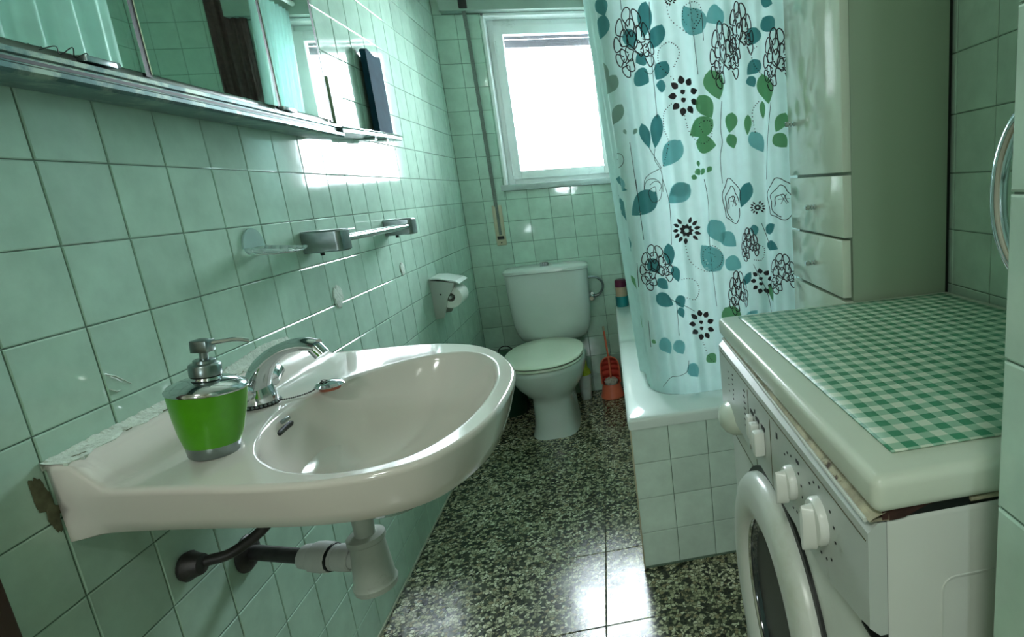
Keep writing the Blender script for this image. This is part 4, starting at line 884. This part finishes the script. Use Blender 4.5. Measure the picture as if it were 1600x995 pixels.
for y0, y1 in ((.590, .640), (1.105, 1.150)):
    g = G(); rs = []
    for z, e in ((1.030, .004), (1.033, 0), (1.079, 0), (1.083, .004)):
        rs.append([(x, y, z) for x, y in ((.001, y0 + e), (.074 - e, y0 + e), (.081 - e, y0 + .002 + e), (.087 - e, y0 + .007 + e), (.089 - e, y0 + .014), (.089 - e, y1 - e), (.001, y1 - e))])
    part('bracket', g.rings(rs), 'chrome_dull', tw, smooth=24)
part('bar', G().tube([(.073, .635, 1.058), (.073, 1.11, 1.058)], .0095, 20), 'chrome', tw)
g = G()
for y in (.615, 1.128): g.lathe((.03, y, 1.022), [(.005, 0), (.005, .009)], 10)
part('screw', g, 'seal', tw)
ph = empty('toilet_roll_holder', (.05, 1.53, .74), 'grey plastic toilet roll holder with pale lid on the left wall near the corner', 'roll holder')
def plate(y0, y1):
    g = G(); pr = [(.001, .822), (.095, .805), (.088, .785), (.060, .745), (.038, .672), (.030, .664), (.001, .662)]
    return g.rings([[(x, y, z) for x, z in pr] for y in (y0, y1)])
part('side_plate', plate(1.462, 1.466), 'holder', ph, smooth=20)
part('side_plate', plate(1.588, 1.592), 'holder', ph, smooth=20)
part('back_plate', G().box(.001, .004, 1.464, 1.590, .662, .822), 'holder', ph)
g = G(); g.rings([[(x, y, z) for x, z in ((.001, .831), (.040, .829), (.100, .812), (.114, .801), (.113, .797), (.099, .806), (.040, .824), (.001, .825))] for y in (1.456, 1.598)])
part('lid', g, 'holder_lid', ph, smooth=20)
part('screw_hole', G().lathe((.035, 1.4622, .762), [(.0035, 0), (.0035, .0012)], 12, (0, -1, 0)), 'seal', ph)
part('spindle', G().tube([(.068, 1.464, .745), (.068, 1.590, .745)], .006, 12), 'holder', ph)
rl = empty('toilet_roll', (.068, 1.527, .745), 'half used white toilet roll hanging in the wall holder', 'toilet roll')
g = G(); c0 = Vector((.068, 1.470, .745)); g.lathe(c0, [(.018, 0), (.044, 0), (.045, .002), (.045, .110), (.044, .112), (.018, .112), (.018, 0)], 36, (0, 1, 0), cap0=False, cap1=False)
part('paper', g, 'paper', rl)
# plaster patches on chipped tiles and scratches
def blob(nm, cy, cz, ry, rz, lab, seed):
    random.seed(seed); n = 22; P = [(ry * (1 + random.uniform(-.22, .22)) * cos(2 * pi * k / n), rz * (1 + random.uniform(-.22, .22)) * sin(2 * pi * k / n)) for k in range(n)]
    g = G().rings([[(.0008, cy + a, cz + b) for a, b in P], [(.003, cy + a * .85, cz + b * .85) for a, b in P], [(.0036, cy + a * .3, cz + b * .3) for a, b in P]])
    part(nm, g, 'caulk', loc=(.001, cy, cz), smooth=0, label=lab, cat='patch', group='filler patches on the left wall')
blob('filler_patch', .712, .905, .028, .030, 'ragged white filler patch on the left wall tiles below the towel bar middle', 3)
blob('filler_patch', 1.20, .91, .018, .024, 'small smooth white filler patch on the left wall tiles beyond the larger one', 5)
g = G()
for p in (((.0008, .005, .926), (.0012, .018, .919), (.0008, .040, .900)), ((.0008, .004, .904), (.0014, .012, .898), (.0008, .020, .897))):
    g.tube(p, [.0006, .0012, .0006], 6)
part('paint_scratch', g, 'caulk', loc=(.001, .02, .91), smooth=0, label='thin white scratch marks on the tile just above the washbasin sealant', cat='scratch')

# ------------------------------------------------------------------ mirror cabinet and little shelf
mc = empty('mirror_cabinet', (.06, .15, 1.31), 'metal framed mirror cabinet with three mirror doors on the left wall above the washbasin', 'mirror cabinet')
MY0, MY1 = -.34, .735
part('case', G().box(.001, .056, MY0, MY1 - .004, 1.345, 1.90, .002), 'holder', mc)
g = G(); pr = [(.001, 1.3125), (.012, 1.3095), (.072, 1.3070), (.082, 1.3085), (.0855, 1.313), (.0855, 1.319), (.080, 1.322), (.080, 1.330), (.0835, 1.332), (.0835, 1.338), (.076, 1.341), (.064, 1.345), (.001, 1.345)]
part('bottom_rail', g.rings([[(x, y, z) for x, z in pr] for y in (MY0, MY1)]), 'alu', mc, smooth=25)
part('rail_groove', G().box(.0795, .0806, MY0 + .01, MY1 - .006, 1.3235, 1.3275), 'dark_gap', mc, smooth=0)
for y0, y1 in ((MY0 + .004, .138), (.150, .492), (.504, MY1 - .006)):
    dr = part('mirror_door', G().box(.0585, .0635, y0, y1, 1.352, 1.885, .001), 'mirror', mc, smooth=0)
    part('edge_gap', G().box(.058, .0625, y1 + .0002, y1 + .0115, 1.348, 1.885), 'dark_gap', dr, smooth=0)
for y in (.045, .515):
    part('hinge_clip', G().box(.064, .077, y - .026, y + .022, 1.3445, 1.353, .0015).lathe((.072, y + .024, 1.350), [(.004, 0), (.004, .006)], 10, (0, 1, 0)), 'chrome_dull', mc)
part('lint', G().tube(spline([(.068, -.035, 1.3465), (.075, -.02, 1.354), (.070, -.01, 1.3465), (.078, .0, 1.357), (.069, .012, 1.3475), (.076, .022, 1.355), (.070, .03, 1.3465)], 5), .0006, 5), 'ink', mc)
sh2 = empty('toiletry_shelf', (.03, 1.0, 1.335), 'small tarnished metal shelf tapering to a tip on the wall right of the mirror cabinet', 'shelf')
def shz(y): return 1.331 + .045 * (y - .72)
o = [(.001, .724), (.088, .724), (.090, .80), (.086, 1.0), (.074, 1.15), (.060, 1.255), (.045, 1.285), (.001, 1.30)]
part('shelf_plate', G().rings([[(x, y, shz(y) + dz) for x, y in o] for dz in (-.010, 0)]), 'alu', sh2, smooth=20)
part('shelf_rim', G().tube([(x, y, shz(y) + .0015) for x, y in o[1:-1]], .0032, 8), 'chrome', sh2)
part('clip', G().box(.03, .06, 1.00, 1.03, shz(1) - .018, shz(1) - .008, .002), 'chrome', sh2)
part('clip', G().box(.03, .06, 1.10, 1.13, shz(1.1) - .018, shz(1.1) - .008, .002), 'chrome', sh2)
c1 = empty('upright_case', (.026, 1.19, 1.352), 'narrow dark teal plastic case standing upright near the tip of the small shelf', 'case')
g = G(); hs = [(1.150, .262), (1.165, .268), (1.19, .262), (1.22, .256), (1.270, .262)]
g.rings([[(x, y, z) for x, z in ((.012, 1.3570), (.030, 1.3570), (.030, 1.355 + b_), (.012, 1.355 + b_))] for y, b_ in hs]); part('shell', g, 'slab', c1, smooth=20)
c2 = empty('upright_case', (.04, .80, 1.337), 'khaki wavy-topped plastic case standing on the small shelf against the mirror cabinet', 'case')
g = G(); g.rings([[(x, y, z) for x, z in ((.030, 1.3368), (.046, 1.3368), (.046, 1.337 + b_), (.030, 1.337 + b_))] for y, b_ in ((.800, .135), (.825, .138), (.852, .128), (.868, .108))]); part('shell', g, 'khaki', c2, smooth=20)
